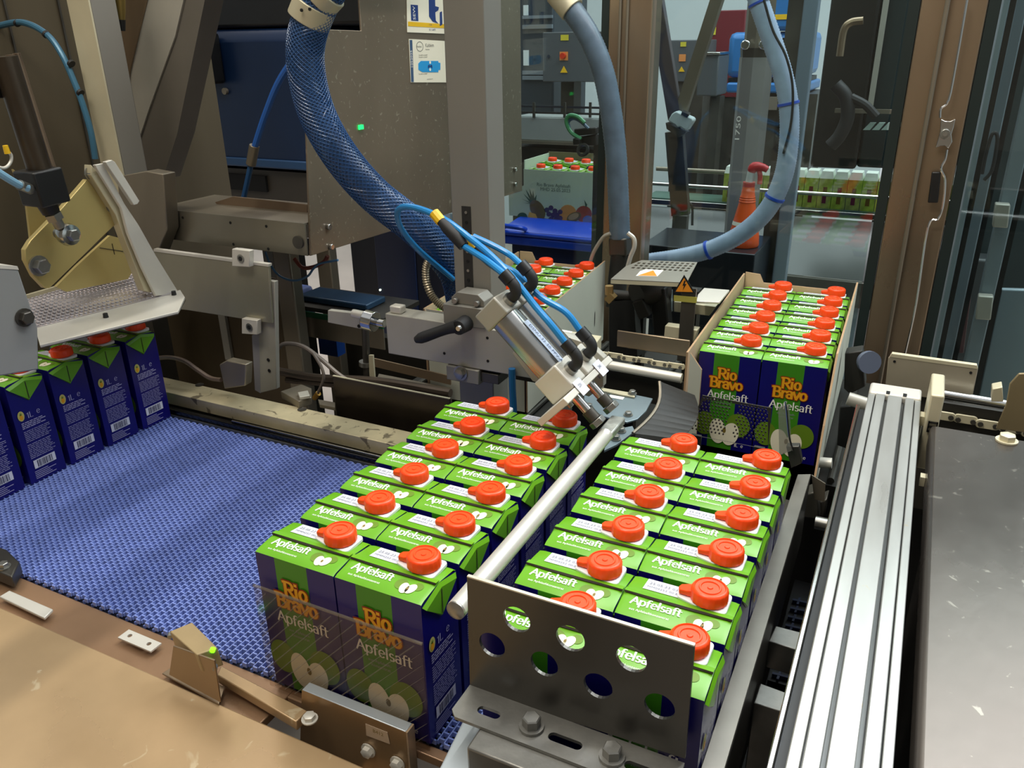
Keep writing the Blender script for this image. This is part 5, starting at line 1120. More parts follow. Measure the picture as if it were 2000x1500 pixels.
# ---- hose beside the post with fitting
h2 = thing('ribbed_hose', 'grey blue ribbed hose hanging before the brown post', 'hose', U(1200, 300, y=1.12))
pp2 = spline([U(*p, y=1.12) for p in ((980,-260),(1010,-140),(1060,-60),(1110,10),(1150,70),(1178,140),(1193,215),(1203,300),(1208,390),(1211,465))], 24)
MB().sweep(pp2, [0.0225 if i % 2 else 0.0216 for i in range(len(pp2))], 22).build('hose_body', mat('grey_blue_hose', '#566878', 0.32, 0, 0.2, 30), h2, sharp=1.2)
MB().sweep([U(1088,-16,y=1.12), U(1118,20,y=1.12)], [0.0262]*2, 22).build('collar', CREAM, h2, bevel=0.001)
MB().bar(U(1211,462,y=1.12), U(1212,497,y=1.12), 0.040, 0.040, (0,1,0)).build('square_fitting', STEEL_D, h2, bevel=0.004)
MB().sweep([U(1212,497,y=1.12), U(1205,560,y=1.11), U(1200,600,y=1.10)], [0.021,0.021,0.019], 16).build('down_pipe', DARKM, h2)
cb2 = thing('thin_cable', 'thin pale cable looping around the hose fitting', 'cable', U(1170, 500, y=1.10))
MB().tube([U(*p, y=1.10) for p in ((1152,515),(1160,492),(1178,464),(1192,456))], 0.0042, 8).build('left_run', ALU, cb2)
MB().tube([U(*p, y=1.10) for p in ((1226,455),(1238,466),(1239,482),(1232,500),(1226,520))], 0.0048, 8).build('right_run', ALU_L, cb2)
# ---------------------------------------------------------------- rails and fittings behind the belt
cbr = thing('cream_rail', 'worn cream flat rail running behind the blue belt', 'rail', (-0.5, 0.44, -0.1))
MB().box((-1.05, 0.412, 0.006), (-0.215, 0.462, 0.030)).build('rail', mat('worn_cream', '#c2b694', 0.45, 0.3, 0.16, 18, None, 0.05, 80, spots=('#7c725c', 40, 0.62)), cbr, bevel=0.001)
MB().box((-1.05, 0.414, -0.10), (-0.215, 0.460, 0.0055)).build('carrier', DARKM, cbr)
for p in ((390,752),(590,800)):
    q = U(*p, z=0.0302); MB().lathe([(0.0001,0),(0.006,0),(0.008,0.001),(0.008,0.0)], q, (0,0,1), 16).build('screw_hole', STEEL_D, cbr)
bg_ = thing('belt_guide', 'black glossy guide strip along rear edge of the belt', 'guide rail', (-0.5, 0.395, -0.03))
MB().box((-1.05, 0.389, -0.02), (-0.125, 0.394, 0.010)).build('front_strip', mat('black_gloss', '#0c0c0e', 0.15, 0.2), bg_, bevel=0.001)
MB().box((-1.05, 0.3945, -0.02), (-0.125, 0.411, 0.002)).build('rear_strip', DARKM, bg_)
MB().box((-0.56, 0.3947, 0.0025), (-0.125, 0.398, 0.014)).build('bright_strip', CHROME, bg_, bevel=0.0006)
MB().box((-1.05, 0.386, -0.012), (-0.125, 0.3885, 0.001)).build('wear_strip', ZINC, bg_)
rs = thing('rear_sheet', 'dark brown sheet standing behind the entering cartons', 'steel sheet', (-0.8, 0.62, -0.9))
MB().box((-1.24, 0.740, -0.90), (-0.70, 0.746, 0.16)).build('sheet', mat('brown_sheet', '#5d5240', 0.4, 0.5, 0.2, 4), rs)
MB().box((-0.92, 0.732, -0.05), (-0.90, 0.7398, 0.15)).build('angle_strip', ALU, rs)
gp = thing('guide_plate', 'tall pale guide plate with two clamp blocks behind the entering cartons', 'plate', (-0.7, 0.52, 0.0))
y = 0.52; GPm = mat('guide_plate_alu', '#9d9986', 0.35, 0.6, 0.12, 4)
MB().prism([U(*p, y=y) for p in ((300,489),(524,519),(531,632),(365,606),(300,600))], (0,0.006,0)).build('plate', GPm, gp, bevel=0.001)
MB().prism([U(*p, y=y-0.001) for p in ((300,486),(524,516),(524,521),(300,491))], (0,0.009,0)).build('top_edge', ALU_L, gp)
for (cx_p, cy_p, s_) in ((470,503,17),(487,637,15)):
    pts = [U(cx_p-s_, cy_p-s_, y=y-0.012), U(cx_p+s_, cy_p-s_+4, y=y-0.012), U(cx_p+s_, cy_p+s_+2, y=y-0.012), U(cx_p-s_, cy_p+s_, y=y-0.012)]
    bo = MB().prism(pts, (0,0.0115,0)).build('clamp_block', ALU_L, gp, bevel=0.001)
    q = U(cx_p, cy_p+2, y=y-0.0125); MB().cyl(q, q+Vector((0,-0.001,0)), 0.0075, 18).build('screw_ring', ZINC, bo); MB().cyl(q+Vector((0,-0.0012,0)), q+Vector((0,-0.0018,0)), 0.0045, 6).build('socket', BLACK, bo)
MB().prism([U(*p, y=y+0.0065) for p in ((500,545),(536,550),(540,760),(508,768))], (0,0.010,0)).build('foot_bar', ALU, gp, bevel=0.001)
MB().prism([U(*p, y=y+0.0065) for p in ((492,655),(506,650),(509,768),(498,762))], (0,0.010,0)).build('foot_side', mat('foot_lilac_alu', '#a3a1a8', 0.4, 0.4), gp)
for p in ((524,703),(526,724)):
    q = U(*p, y=y+0.006); MB().cyl(q, q+Vector((0,-0.0006,0)), 0.0035, 12).build('hole', HOLE, gp)
for (px0, wv) in ((430, 46),):
    so_ = thing('proximity_sensor', 'small boxed sensor with cable on the cream rail', 'sensor', U(455, 745, z=0.0305))
    MB().prism([U(*p, y=0.44) for p in ((428,712),(442,704),(480,712),(478,754),(438,760))], (0,0.018,0)).build('housing', STEEL, so_, bevel=0.002)
    MB().tube([U(*p, y=0.445) for p in ((432,742),(410,738),(385,722),(360,705),(330,698),(290,700),(250,690))], 0.0042, 8).build('cable', mat('brown_cable', '#6a5a4e', 0.35), so_)
bk = thing('rail_bracket', 'grey stepped bracket on the cream rail', 'bracket', U(580, 780, z=0.0305))
MB().prism([U(*p, z=0.0305) for p in ((550,778),(590,764),(610,772),(610,790),(585,798))], (0,0,0.014)).build('base', STEEL, bk, bevel=0.001)
MB().prism([U(*p, z=0.045) for p in ((582,772),(602,768),(606,778),(586,782))], (0,0,0.006)).build('step', ALU, bk, bevel=0.001)
MB().prism([U(*p, z=0.0305) for p in ((622,786),(655,792),(655,802),(625,796))], (0,0,0.006)).build('shim', STEEL, bk)
ts = thing('edge_sheet', 'thin dark steel sheet with bright edge behind the left pack', 'steel sheet', (-0.3, 0.51, -0.1))
sx0 = U(650, 735, y=0.505).x; sx1 = U(878, 778, y=0.505).x; sz = U(650, 735, y=0.505).z
MB().box((sx0, 0.505, -0.12), (sx1, 0.5075, sz)).build('sheet', mat('sheet_brown_steel', '#3f372e', 0.25, 0.65, 0.3, 6), ts)
MB().box((sx0, 0.5045, sz+0.0002), (sx1, 0.508, sz+0.0016)).build('bright_edge', CREAM, ts)
# conduit tubes crossing behind
tb_ = thing('tube_run', 'pair of brown tubes running behind the edge sheet', 'pipe', (-0.4, 0.60, 0.05))
for (pts, r_) in ((((545,725),(620,738),(740,745),(880,768)), 0.008), (((560,742),(640,750),(760,765),(880,785)), 0.006)):
    MB().tube([U(*p, y=0.60) for p in pts], r_, 10).build('tube', mat('tube_brown_steel', '#5f544a', 0.3, 0.6), tb_)
wr = thing('sensor_cable', 'looping brown sensor cable beside the vertical rod', 'cable', U(560, 690, y=0.58))
MB().tube([U(*p, y=0.58) for p in ((535,690),(555,672),(590,676),(625,700),(660,730),(690,750))], 0.0042, 8).build('upper_loop', mat('grey_cable', '#7a7068', 0.4), wr)
MB().tube([U(*p, y=0.57) for p in ((612,690),(628,718),(632,740),(622,765),(618,775))], 0.0030, 8).build('drop_wire', MATS['grey_cable'], wr)
MB().sweep([U(622,768,y=0.57), U(614,778,y=0.57)], [0.0055,0.0048], 10).build('brass_plug', mat('brass_plug', '#b58a3c', 0.35, 0.6), wr)
# ---- far small conveyor with green strip
gc = thing('side_conveyor', 'small conveyor with green side strip under the steel housing', 'conveyor', (-0.6, 0.8, -0.1))
y = 0.76; z1 = U(545, 592, y=y).z; z0 = U(560, 650, y=y).z; xx0 = U(545, 592, y=y).x; xx1 = U(748, 640, y=y).x
MB().box((xx0, y, z0), (xx1, y+0.003, z1-0.022)).build('side_plate', STEEL, gc)
MB().box((xx0, y-0.001, z1-0.0215), (xx1, y+0.004, z1-0.010)).build('green_strip', mat('green_strip', '#1f5a3a', 0.35), gc)
MB().box((xx0, y+0.004, z1-0.0095), (xx1, y+0.14, z1)).build('bed', STEEL_D, gc)
MB().box((xx0+0.03, y+0.03, z1+0.0002), (xx1-0.06, y+0.10, z1+0.014)).build('blue_cover', mat('steel_blue_cover', '#2c4a66', 0.3, 0.2), gc, bevel=0.003)
MB().box((xx0-0.06, y+0.03, z0-0.05), (xx0-0.001, y+0.12, z1+0.01)).build('blue_belt_end', M_BELT, gc, bevel=0.01)
MB().box((xx0+0.02, y+0.01, -0.95), (xx0+0.05, y+0.05, z0)).build('leg', STEEL_D, gc)
MB().box((U(620,650,y=0.9).x, 0.9, U(620,690,y=0.9).z), (U(655,650,y=0.9).x, 0.93, U(620,640,y=0.9).z)).build('blue_guard', mat('blue_guard', '#1f4a9a', 0.4), gc)
q = U(734, 628, y=0.70)
ac = thing('bar_coupling', 'round chrome coupling at the left end of the cross beam', 'coupling', U(740, 628, y=0.55))
q = U(722, 625, y=0.56); q2 = U(754, 632, y=0.46)
yq = 0.465
MB().cyl(U(714,624,y=yq), U(733,629,y=yq), 0.0165, 20).build('disc', CHROME, ac, bevel=0.001)
MB().cyl(U(733,629,y=yq), U(751,632,y=yq), 0.0065, 12).build('stud', CHROME, ac)
MB().cyl(U(690,612,y=yq), U(714,617,y=yq), 0.007, 12).build('pin', ALU_L, ac)
MB().prism([U(*p, y=yq+0.012) for p in ((640,606),(718,615),(716,645),(640,630))], (0,0.010,0)).build('carrier', ALU, ac, bevel=0.001)
for p in ((700,618),(701,637)):
    q = U(*p, y=yq+0.0115); MB().cyl(q, q+Vector((0,-0.0006,0)), 0.003, 10).build('hole', HOLE, ac)
vr = thing('vertical_rod', 'dark vertical rod with clamp ring behind the edge sheet', 'rod', U(714, 745, y=0.62))
MB().cyl(U(713,640,y=0.62), U(714,760,y=0.62)-Vector((0,0,0.1)), 0.0068, 14).build('rod', STEEL_D, vr)
MB().cyl(U(713,706,y=0.62), U(713,714,y=0.62), 0.0115, 16).build('clamp_ring', ZINC, vr)
MB().prism([U(*p, y=0.615) for p in ((720,694),(728,694),(732,745),(722,742))], (0,0.004,0)).build('side_plate', CREAM, vr)
ft = thing('flat_tray', 'dark flat tray behind the wiring', 'tray', U(660, 690, z=0.0))
MB().prism([U(*p, z=0.02) for p in ((740,730),(880,757),(880,768),(735,742))], (0,0,-0.004)).build('lower_tray', STEEL, ft)
MB().prism([U(*p, y=0.66) for p in ((730,700),(880,735),(880,752),(730,716))], (0,0.003,0)).build('side_rail', STEEL_W, ft)
# dark backing below the housing, with legs, and the dark blue cabinet
hb = thing('machine_underframe', 'dark lower machine frame behind the wiring', 'machine frame', (-0.4, 1.2, -0.95))
zz = U(700, 660, y=1.1).z
MB().box((-0.90, 1.13, -0.95), (-0.10, 1.16, zz)).build('back_sheet', DARKM, hb)
zt2 = c0.z-0.002
for (px_l, px_r, yy) in ((540, 572, 0.70), (624, 650, 1.05)):
    a_ = U(px_l, 560, y=yy).x; b_ = U(px_r, 560, y=yy).x; MB().box((a_, yy, -0.95), (b_, yy+0.03, U(560, 490, y=yy).z if yy < 1 else U(640, 480, y=yy).z)).build('leg', STEEL, hb, bevel=0.003)
wl2 = hose('blue_wire', 'thin blue wire loop under the steel housing', [U(*p, y=0.66) for p in ((518,492),(530,520),(548,540),(575,548),(600,540),(612,525),(625,515),(660,508))], 0.0022, mat('thin_blue_wire', '#4f7aa0', 0.4))
hose('red_wire', 'dull red wire sagging under the steel housing', [U(*p, y=0.68) for p in ((575,505),(590,522),(610,522),(632,512),(640,500))], 0.004, mat('dull_red_wire', '#7a3a2c', 0.5))
bcab = thing('blue_cabinet', 'dark blue cabinet under the housing with small light', 'cabinet', (-1.2, 2.2, -0.95))
YK = 2.06; x0 = U(686, 500, y=YK).x; x1 = U(900, 500, y=YK).x
MB().box((x0, YK, -0.95), (x1, YK+0.3, U(700,435,y=YK).z)).build('body', mat('navy_cabinet', '#131a2c', 0.3, 0.1, 0.15, 3), bcab, bevel=0.004)
MB().box((U(735,500,y=YK).x, YK-0.006, -0.9), (U(812,500,y=YK).x, YK-0.0005, U(700,445,y=YK).z)).build('door', mat('navy_cabinet_door', '#17264a', 0.25, 0.1), bcab, bevel=0.003)
q = U(743, 566, y=YK-0.0065); MB().cyl(q, q+Vector((0,-0.004,0)), 0.004, 10).build('indicator_light', mat('pale_led', '#e8ffd0', 0.3, emit='#e8ffd0', estr=3), bcab)
# ---------------------------------------------------------------- hall behind the panes
def pxbox(mb, px0, py0, px1, py1, y, depth):
    a = U(px0, py0, y=y); b = U(px1, py0, y=y); c = U(px1, py1, y=y); d = U(px0, py1, y=y)
    xa_ = (a.x+d.x)/2; xb_ = (b.x+c.x)/2; zt_ = (a.z+b.z)/2; zb_ = (c.z+d.z)/2
    return mb.box((xa_, y, zb_), (xb_, y+depth, zt_)), xa_, xb_, zb_, zt_
def slab(name, par, px0, py0, px1, py1, y, depth, m, bev=0.0):
    mb, *_ = pxbox(MB(), px0, py0, px1, py1, y, depth); return mb.build(name, m, par, bevel=bev)
GREYC = mat('grey_cabinet_paint', '#50555a', 0.5, 0.1, 0.05, 3)
# blue bin with the fruit box
BINB = mat('bin_blue', '#1f49c8', 0.32, 0, 0.08, 5, spec=0.5); BINN = mat('bin_navy', '#101d4a', 0.4)
bn = thing('blue_bin', 'blue wheeled bin with closed lid under the fruit box', 'bin', (-0.62, 2.05, -0.95))
BY = 0.16; zl = U(1070, 450, y=1.85+BY).z; xl_ = U(978, 450, y=1.85+BY).x; xr_ = U(1166, 450, y=1.85+BY).x
MB().prism([(xl_+0.03, 1.87+BY, -0.93), (xr_-0.03, 1.87+BY, -0.93), (xr_-0.03, 2.25+BY, -0.93), (xl_+0.03, 2.25+BY, -0.93)], (0,0,0.90+zl)).build('body', BINN, bn, bevel=0.01)
MB().box((xl_, 1.84+BY, zl-0.060), (xr_, 2.30+BY, zl-0.030)).build('lid_rim', BINB, bn, bevel=0.006)
MB().box((xl_-0.004, 1.835+BY, zl-0.028), (xr_+0.004, 2.31+BY, zl-0.012)).build('lid_ridge', BINB, bn, bevel=0.006)
m = MB(); m.add([(xl_,1.84+BY,zl-0.011),(xr_,1.84+BY,zl-0.011),(xr_,2.30+BY,zl-0.011),(xl_,2.30+BY,zl-0.011),(xl_+0.04,1.90+BY,zl+0.022),(xr_-0.04,1.90+BY,zl+0.022),(xr_-0.04,2.26+BY,zl+0.022),(xl_+0.04,2.26+BY,zl+0.022)], [(0,1,5,4),(1,2,6,5),(2,3,7,6),(3,0,4,7),(4,5,6,7)]); m.build('lid_top', BINB, bn, bevel=0.004)
MB().tube([(xl_+0.02,1.845+BY,zl+0.000),(xl_+0.02,1.80+BY,zl+0.015),(xl_+0.10,1.80+BY,zl+0.012),(xl_+0.10,1.845+BY,zl-0.002)], 0.008, 8).build('lid_handle', BINB, bn)
for s_ in (0, 1): MB().cyl((xl_+0.05 if s_ == 0 else xr_-0.08, 2.27+BY, -0.87), (xl_+0.08 if s_ == 0 else xr_-0.05, 2.27+BY, -0.87), 0.08, 20).build('wheel', RUB, bn)
ZB = zl+0.0230; FY = 2.09
fb = thing('fruit_box', 'pale printed carton box with fruit picture standing on the bin', 'box', (-0.6, 2.0, ZB))
xa_ = U(1023, 380, y=FY).x; xb_ = U(1172, 380, y=FY).x; zt_ = U(1090, 334, y=FY).z; xf = U(994, 400, y=FY).x; zf = U(1000, 380, y=FY).z; zf2 = U(1024, 362, y=FY).z
FBM = mat('fruit_box_pale', '#bccab6', 0.6, 0, 0.05, 6)
MB().prism([(xf, FY, ZB), (xb_, FY, ZB), (xb_, FY, zt_), (xa_, FY, zt_), (xa_, FY, zf2), (xf, FY, zf)], (0,0.003,0)).build('front_panel', FBM, fb)
MB().box((xa_, FY+0.0035, ZB), (xa_+0.003, FY+0.213, zt_+0.03)).build('left_panel', FBM, fb); MB().box((xb_-0.003, FY+0.0035, ZB), (xb_, FY+0.213, zt_+0.03)).build('right_panel', FBM, fb)
MB().box((xa_, FY+0.2135, ZB), (xb_, FY+0.2165, zt_+0.035)).build('rear_panel', mat('box_kraft', '#6f6650', 0.8), fb)
def fp(name, pts, k, m): return MB().prism([U(*p, y=FY-0.0004*k) for p in pts], (0,0.0003,0)).build(name, m, fb)
def ov(cx, cy, rx, ry, n=16, rot=0.0): return [(cx+rx*math.cos(2*PI*i/n)*math.cos(rot)-ry*math.sin(2*PI*i/n)*math.sin(rot), cy+rx*math.cos(2*PI*i/n)*math.sin(rot)+ry*math.sin(2*PI*i/n)*math.cos(rot)) for i in range(n)]
PG_ = mat('print_dark_green', '#33564a', 0.6); PPUR = mat('print_purple', '#4a3a60', 0.6); PORG = mat('print_peach', '#c98a4a', 0.6); PRD = mat('print_apple_red', '#9c4a3a', 0.6); PBR = mat('print_brown', '#6b5a3c', 0.6); PBL = mat('print_blueberry', '#5a6fb0', 0.6); PYL = mat('print_melon', '#d9a84e', 0.6)
for k, (dx, dy) in enumerate(((-14,-10),(-9,-18),(-2,-20),(5,-16),(-17,0),(12,-8),(8,2),(-16,8))):
    fp('pineapple_leaf', ((1038,398),(1046,400),(1036+dx,388+dy)), 2+k*0.05, PG_)
fp('pineapple_body', ov(1050, 410, 13, 21, 16, -0.5), 3, PBR); fp('melon', ov(1020, 424, 10, 9), 4, PG_); fp('melon_slice', ((1028,432),(1034,414),(1046,418),(1052,432)), 5, PYL)
for k, p in enumerate(((1068,410),(1076,406),(1084,412),(1072,418),(1080,420),(1088,420),(1094,414),(1076,428),(1086,428),(1094,426))): fp('grape', ov(p[0], p[1], 5.0, 5.0, 10), 3+0.1*k, PPUR)
fp('peach', ov(1109, 417, 17, 17), 3.2, PORG); fp('apple', ov(1140, 418, 16, 16), 3.3, PRD); fp('apple_leaf', ((1141,390),(1147,400),(1144,406)), 3.4, PG_); fp('passion_fruit', ov(1121, 424, 15, 9, 16, -0.4), 4, PBR); fp('passion_flesh', ov(1120, 423, 11, 6, 16, -0.4), 4.4, mat('print_tan', '#a88c68', 0.6)); fp('plum', ov(1148, 430, 10, 9), 4.2, PBL)
t = MB(); o_ = U(1048, 363, y=FY-0.0006); typed(t, 'Rio Bravo Apfelsaft', lambda u, v: (o_.x+u, o_.y, o_.z+v), 0.0165); o2_ = U(1055, 372, y=FY-0.0006); typed(t, 'MHD 25.05.2023', lambda u, v: (o2_.x+u, o2_.y, o2_.z+v), 0.0165); t.build('box_print', mat('box_ink', '#5d6a62', 0.6), fb, smooth=False)
def small_carton(name, par=None):
    m = MB(); m.box((-0.047,-0.032,0), (0.047,0.032,0.158), 0); m.box((-0.047,-0.032,0.1582), (0.047,0.032,0.163), 1); return m
n_ = 0
for r_ in range(2):
    for k in range(4):
        x = xa_+0.0375+k*0.0650
        if x > xb_-0.033: continue
        o = copy_tree(proto); o.location = (x, FY+0.056+r_*0.101, max(ZB+0.001, zt_-0.1720)+0.010*r_); o.rotation_euler = (0,0,-PI/2); o['label'] = 'juice carton in the fruit box, %s row, %s from left' % (('front', 'back')[r_], ORD[k]); o['group'] = 'cartons in the fruit box'
MB().box((xa_+0.004, FY+0.005, ZB), (xb_-0.004, FY+0.211, ZB+0.0008)).build('inner_floor', FBM, fb)
# left background: cabinet, louvre machine, conveyor with clamp
cbt = thing('control_cabinet', 'grey control cabinet with yellow label and red switch', 'cabinet', U(1115, 160, y=3.5))
slab('body', cbt, 1060, 62, 1185, 160, 3.5, 0.3, GREYC, 0.004)
slab('label', cbt, 1095, 68, 1110, 79, 3.496, 0.003, mat('label_yellow', '#cfc23a', 0.5)); slab('switch_plate', cbt, 1093, 101, 1109, 118, 3.496, 0.003, mat('switch_orange', '#d98a4a', 0.5))
MB().prism([U(*p, y=3.494) for p in ((1101,129),(1108,142),(1094,142))], (0,0.003,0)).build('warning_triangle', YEL, cbt)
q = U(1101, 109, y=3.494); MB().cyl(q, q+Vector((0,-0.02,0)), 0.014, 14).build('switch_knob', mat('switch_red', '#c8381c', 0.4), cbt)
q = U(1072, 110, y=3.498); MB().cyl(q, q+Vector((0,-0.006,0)), 0.008, 12).build('lock', CHROME, cbt)
slab('post', cbt, 1095, 160.5, 1120, 300, 3.6, 0.1, STEEL_D); slab('foot', cbt, 1085, 300, 1130, 700, 3.6, 0.1, STEEL_D)
lm = thing('louvre_machine', 'slate grey louvred machine in the hall behind the housing', 'machine', U(1045, 200, y=3.9))
slab('body', lm, 990, -80, 1081, 240, 3.9, 0.5, mat('slate_machine', '#3c444c', 0.45, 0.3, 0.15, 3), 0.01)
for (a_, b_) in ((30,36),(48,56),(138,146),(148,156)): slab('louvre', lm, 1020, a_, 1078, b_, 3.88, 0.015, mat('louvre_grey', '#7b858e', 0.4, 0.3))
slab('window', lm, 1022, 10, 1031, 30, 3.89, 0.008, M_WALL); slab('window', lm, 1022, 98, 1032, 128, 3.89, 0.008, M_WALL)
MB().box((U(1000,300,y=3.95).x, 3.95, -0.95), (U(1075,300,y=3.95).x, 4.3, U(1040,241,y=3.95).z)).build('plinth', STEEL_D, lm)
c1_ = thing('hall_conveyor', 'pale grey conveyor side behind the left pane', 'conveyor', U(1090, 280, y=3.0))
slab('side_panel', c1_, 1000, 230, 1180, 276, 3.0, 0.3, mat('pale_conveyor', '#9ba19f', 0.45, 0.2, 0.06, 4), 0.004)
for py_ in (207, 219): slab('guide_rail', c1_, 1000, py_, 1180, py_+4, 3.0, 0.02, CHROME)
slab('lower_rail', c1_, 1000, 277, 1180, 283, 2.98, 0.3, STEEL)
slab('under_panel', c1_, 1000, 290, 1180, 320, 3.05, 0.2, DARKM); slab('stand', c1_, 1040, 320, 1060, 700, 3.1, 0.06, STEEL_D); slab('stand', c1_, 1140, 320, 1160, 700, 3.1, 0.06, STEEL_D)
for p in ((1040,226),(1100,226),(1150,226)): slab('rail_post', c1_, p[0], 200, p[0]+4, 230, 2.99, 0.01, STEEL_D)
kl = thing('valve_clamp', 'black valve clamp with green hoses behind the left pane', 'valve', U(1150, 290, y=1.75))
for (pts, y_) in ((((1120,252),(1165,248),(1165,262),(1122,266)), 1.75), (((1128,268),(1165,262),(1165,285),(1130,284)), 1.76), (((1118,270),(1132,270),(1132,282),(1118,284)), 1.74)):
    MB().prism([U(*p, y=y_) for p in pts], (0,0.03,0)).build('body', BLACK, kl, bevel=0.004)
MB().tube([U(*p, y=1.75) for p in ((1135,272),(1115,258),(1106,238),(1112,226),(1128,228),(1142,240))], 0.006, 8).build('green_hose', mat('green_hose', '#3f8a5a', 0.4), kl)
MB().tube([U(*p, y=1.755) for p in ((1112,250),(1110,238),(1120,231),(1135,238),(1150,252))], 0.005, 8).build('blue_hose', mat('slate_hose', '#3a5570', 0.4), kl)
MB().lathe([(0.012,0),(0.018,0),(0.020,0.006),(0.018,0.012),(0.012,0.012),(0.012,0)], U(1140, 294, y=1.73), (0,-1,0.4), 18).build('hand_wheel', BLACK, kl)
MB().box((U(1161,270,y=1.79).x, 1.785, -0.95), (U(1174,270,y=1.79).x, 1.825, U(1140,262,y=1.79).z)).build('column', STEEL_D, kl)
# right pane: braces, sensor, octagonal post
YB = 2.2
br = thing('v_brace', 'pair of grey braces meeting in a V behind the pane', 'brace', U(1322, 240, y=YB))
MB().bar(U(1272,-60,y=YB), U(1320,232,y=YB), 0.045, 0.03, (0,1,0)).build('left_brace', mat('brace_plum_steel', '#5a5256', 0.4, 0.5), br, bevel=0.002)
MB().bar(U(1420,-60,y=YB), U(1326,232,y=YB), 0.038, 0.03, (0,1,0)).build('right_brace', STEEL, br, bevel=0.002)
MB().bar(U(1318,256,y=YB), U(1330,420,y=YB), 0.06, 0.03, (0,1,0)).build('stem', STEEL_D, br, bevel=0.002)
MB().bar(U(1330,420,y=YB+0.04), U(1330,420,y=YB+0.04)-Vector((0,0,0.95)), 0.05, 0.03, (0,1,0)).build('foot', STEEL_D, br)
sn = thing('sensor_box', 'pale sensor box tilted on the V brace', 'sensor', U(1325, 255, y=YB-0.05))
MB().prism([U(*p, y=YB-0.06) for p in ((1312,222),(1320,217),(1352,231),(1354,236),(1341,256),(1334,252),(1328,248),(1322,250),(1318,244),(1304,236))], (0,0.04,0)).build('housing', mat('sensor_pale', '#b9c6c8', 0.45), sn, bevel=0.004)
MB().prism([U(*p, y=YB-0.062) for p in ((1300,240),(1322,250),(1340,258),(1326,268),(1302,252))], (0,0.042,0)).build('mount', STEEL_D, sn)
MB().prism([U(*p, y=YB-0.064) for p in ((1332,218),(1346,224),(1342,230),(1330,224))], (0,0.02,0.004)).build('black_cap', BLACK, sn)
op = thing('octagonal_post', 'grey octagonal post with bolted collar in the hall', 'post', U(1455, 340, y=2.5))
a_ = U(1460, -40, y=2.5); b_ = U(1460, 100, y=2.5); d_ = U(1450, 345, y=2.5); rr = 0.058
MB().sweep([Vector((d_.x, 2.55, -0.95)), Vector((d_.x, 2.55, b_.z-0.02))], [rr]*2, 8).build('lower_column', mat('octagon_grey', '#858582', 0.45, 0.3, 0.08, 6), op, sharp=0.3)
MB().sweep([Vector((d_.x, 2.55, b_.z-0.02)), Vector((d_.x, 2.55, 1.6))], [rr*0.82]*2, 8).build('upper_column', STEEL, op, sharp=0.3)
MB().sweep([Vector((d_.x, 2.55, b_.z-0.05)), Vector((d_.x, 2.55, b_.z+0.01))], [rr*0.9, rr*1.02], 8).build('collar', STEEL_D, op, sharp=0.3)
for e in (-0.03, 0.03): MB().cyl((d_.x+e, 2.485, b_.z+0.02), (d_.x+e, 2.50, b_.z+0.02), 0.016, 12).build('bolt', CHROME, op, bevel=0.004)
t = MB(); o_ = U(1443, 278, y=2.49); typed(t, '1750', lambda u, v: (o_.x-v*0.5, o_.y, o_.z+u), 0.045); t.build('stencil_number', WHITE, op, smooth=False)
# red cabinet, mirror image of the grey one, blue machine
rcb = thing('red_cabinet', 'dark red cabinet by the white hall wall', 'cabinet', U(1415, 110, y=4.6))
slab('body', rcb, 1385, 20, 1450, 190, 4.6, 0.4, mat('dark_red_paint', '#6a1420', 0.45), 0.005); slab('yellow_label', rcb, 1386, 53, 1398, 68, 4.595, 0.003, MATS['label_yellow']); slab('base', rcb, 1388, 190.5, 1447, 420, 4.62, 0.3, STEEL_D)
gcb = thing('cabinet_reflection', 'mirrored reflection of the grey control cabinet behind the braces', 'cabinet', U(1330, 160, y=4.2))  # pane reflection of the control cabinet, built as a second cabinet
slab('body', gcb, 1303, 78, 1372, 160, 4.2, 0.3, GREYC, 0.005); slab('label', gcb, 1329, 82, 1340, 91, 4.195, 0.003, MATS['label_yellow']); slab('switch_plate', gcb, 1326, 106, 1339, 120, 4.195, 0.003, MATS['switch_orange'])
MB().prism([U(*p, y=4.194) for p in ((1331,130),(1337,140),(1325,140))], (0,0.003,0)).build('warning_triangle', YEL, gcb)
slab('base', gcb, 1310, 160.5, 1365, 420, 4.22, 0.25, STEEL_D)
bm_ = thing('blue_machine', 'bright blue enamel machine with yellow label in the hall', 'machine', U(1495, 190, y=3.7))
BLM = mat('machine_blue', '#2d74b8', 0.32, 0.1, 0.08, 3)
MB().prism([U(*p, y=3.7) for p in ((1498,-60),(1545,-60),(1566,22),(1562,60),(1498,60))], (0,0.4,0)).build('upper_hood', BLM, bm_, bevel=0.02)
slab('body', bm_, 1420, 62, 1575, 152, 3.72, 0.5, BLM, 0.03); slab('lower_band', bm_, 1418, 162, 1575, 182, 3.70, 0.5, BLM, 0.01); slab('gap_band', bm_, 1422, 152.5, 1573, 161.5, 3.75, 0.4, BLACK)
slab('yellow_label', bm_, 1504, 28, 1546, 38, 3.695, 0.004, YEL); slab('vent', bm_, 1518, 74, 1532, 84, 3.715, 0.004, HOLE); slab('base', bm_, 1425, 182.5, 1570, 600, 3.75, 0.4, STEEL_D)
slab('pedestal_front', bm_, 1482, 190, 1560, 215, 3.68, 0.05, mat('plinth_taupe', '#6f675c', 0.6))
pk = thing('motor_block', 'slate motor block with chrome cap behind the braces', 'motor', U(1380, 190, y=3.3))
slab('body', pk, 1362, 108, 1402, 188, 3.3, 0.2, GREYC, 0.006); slab('cap', pk, 1372, 102, 1406, 107.5, 3.29, 0.2, CHROME, 0.003); slab('stand', pk, 1374, 188.5, 1392, 520, 3.35, 0.1, STEEL_D)
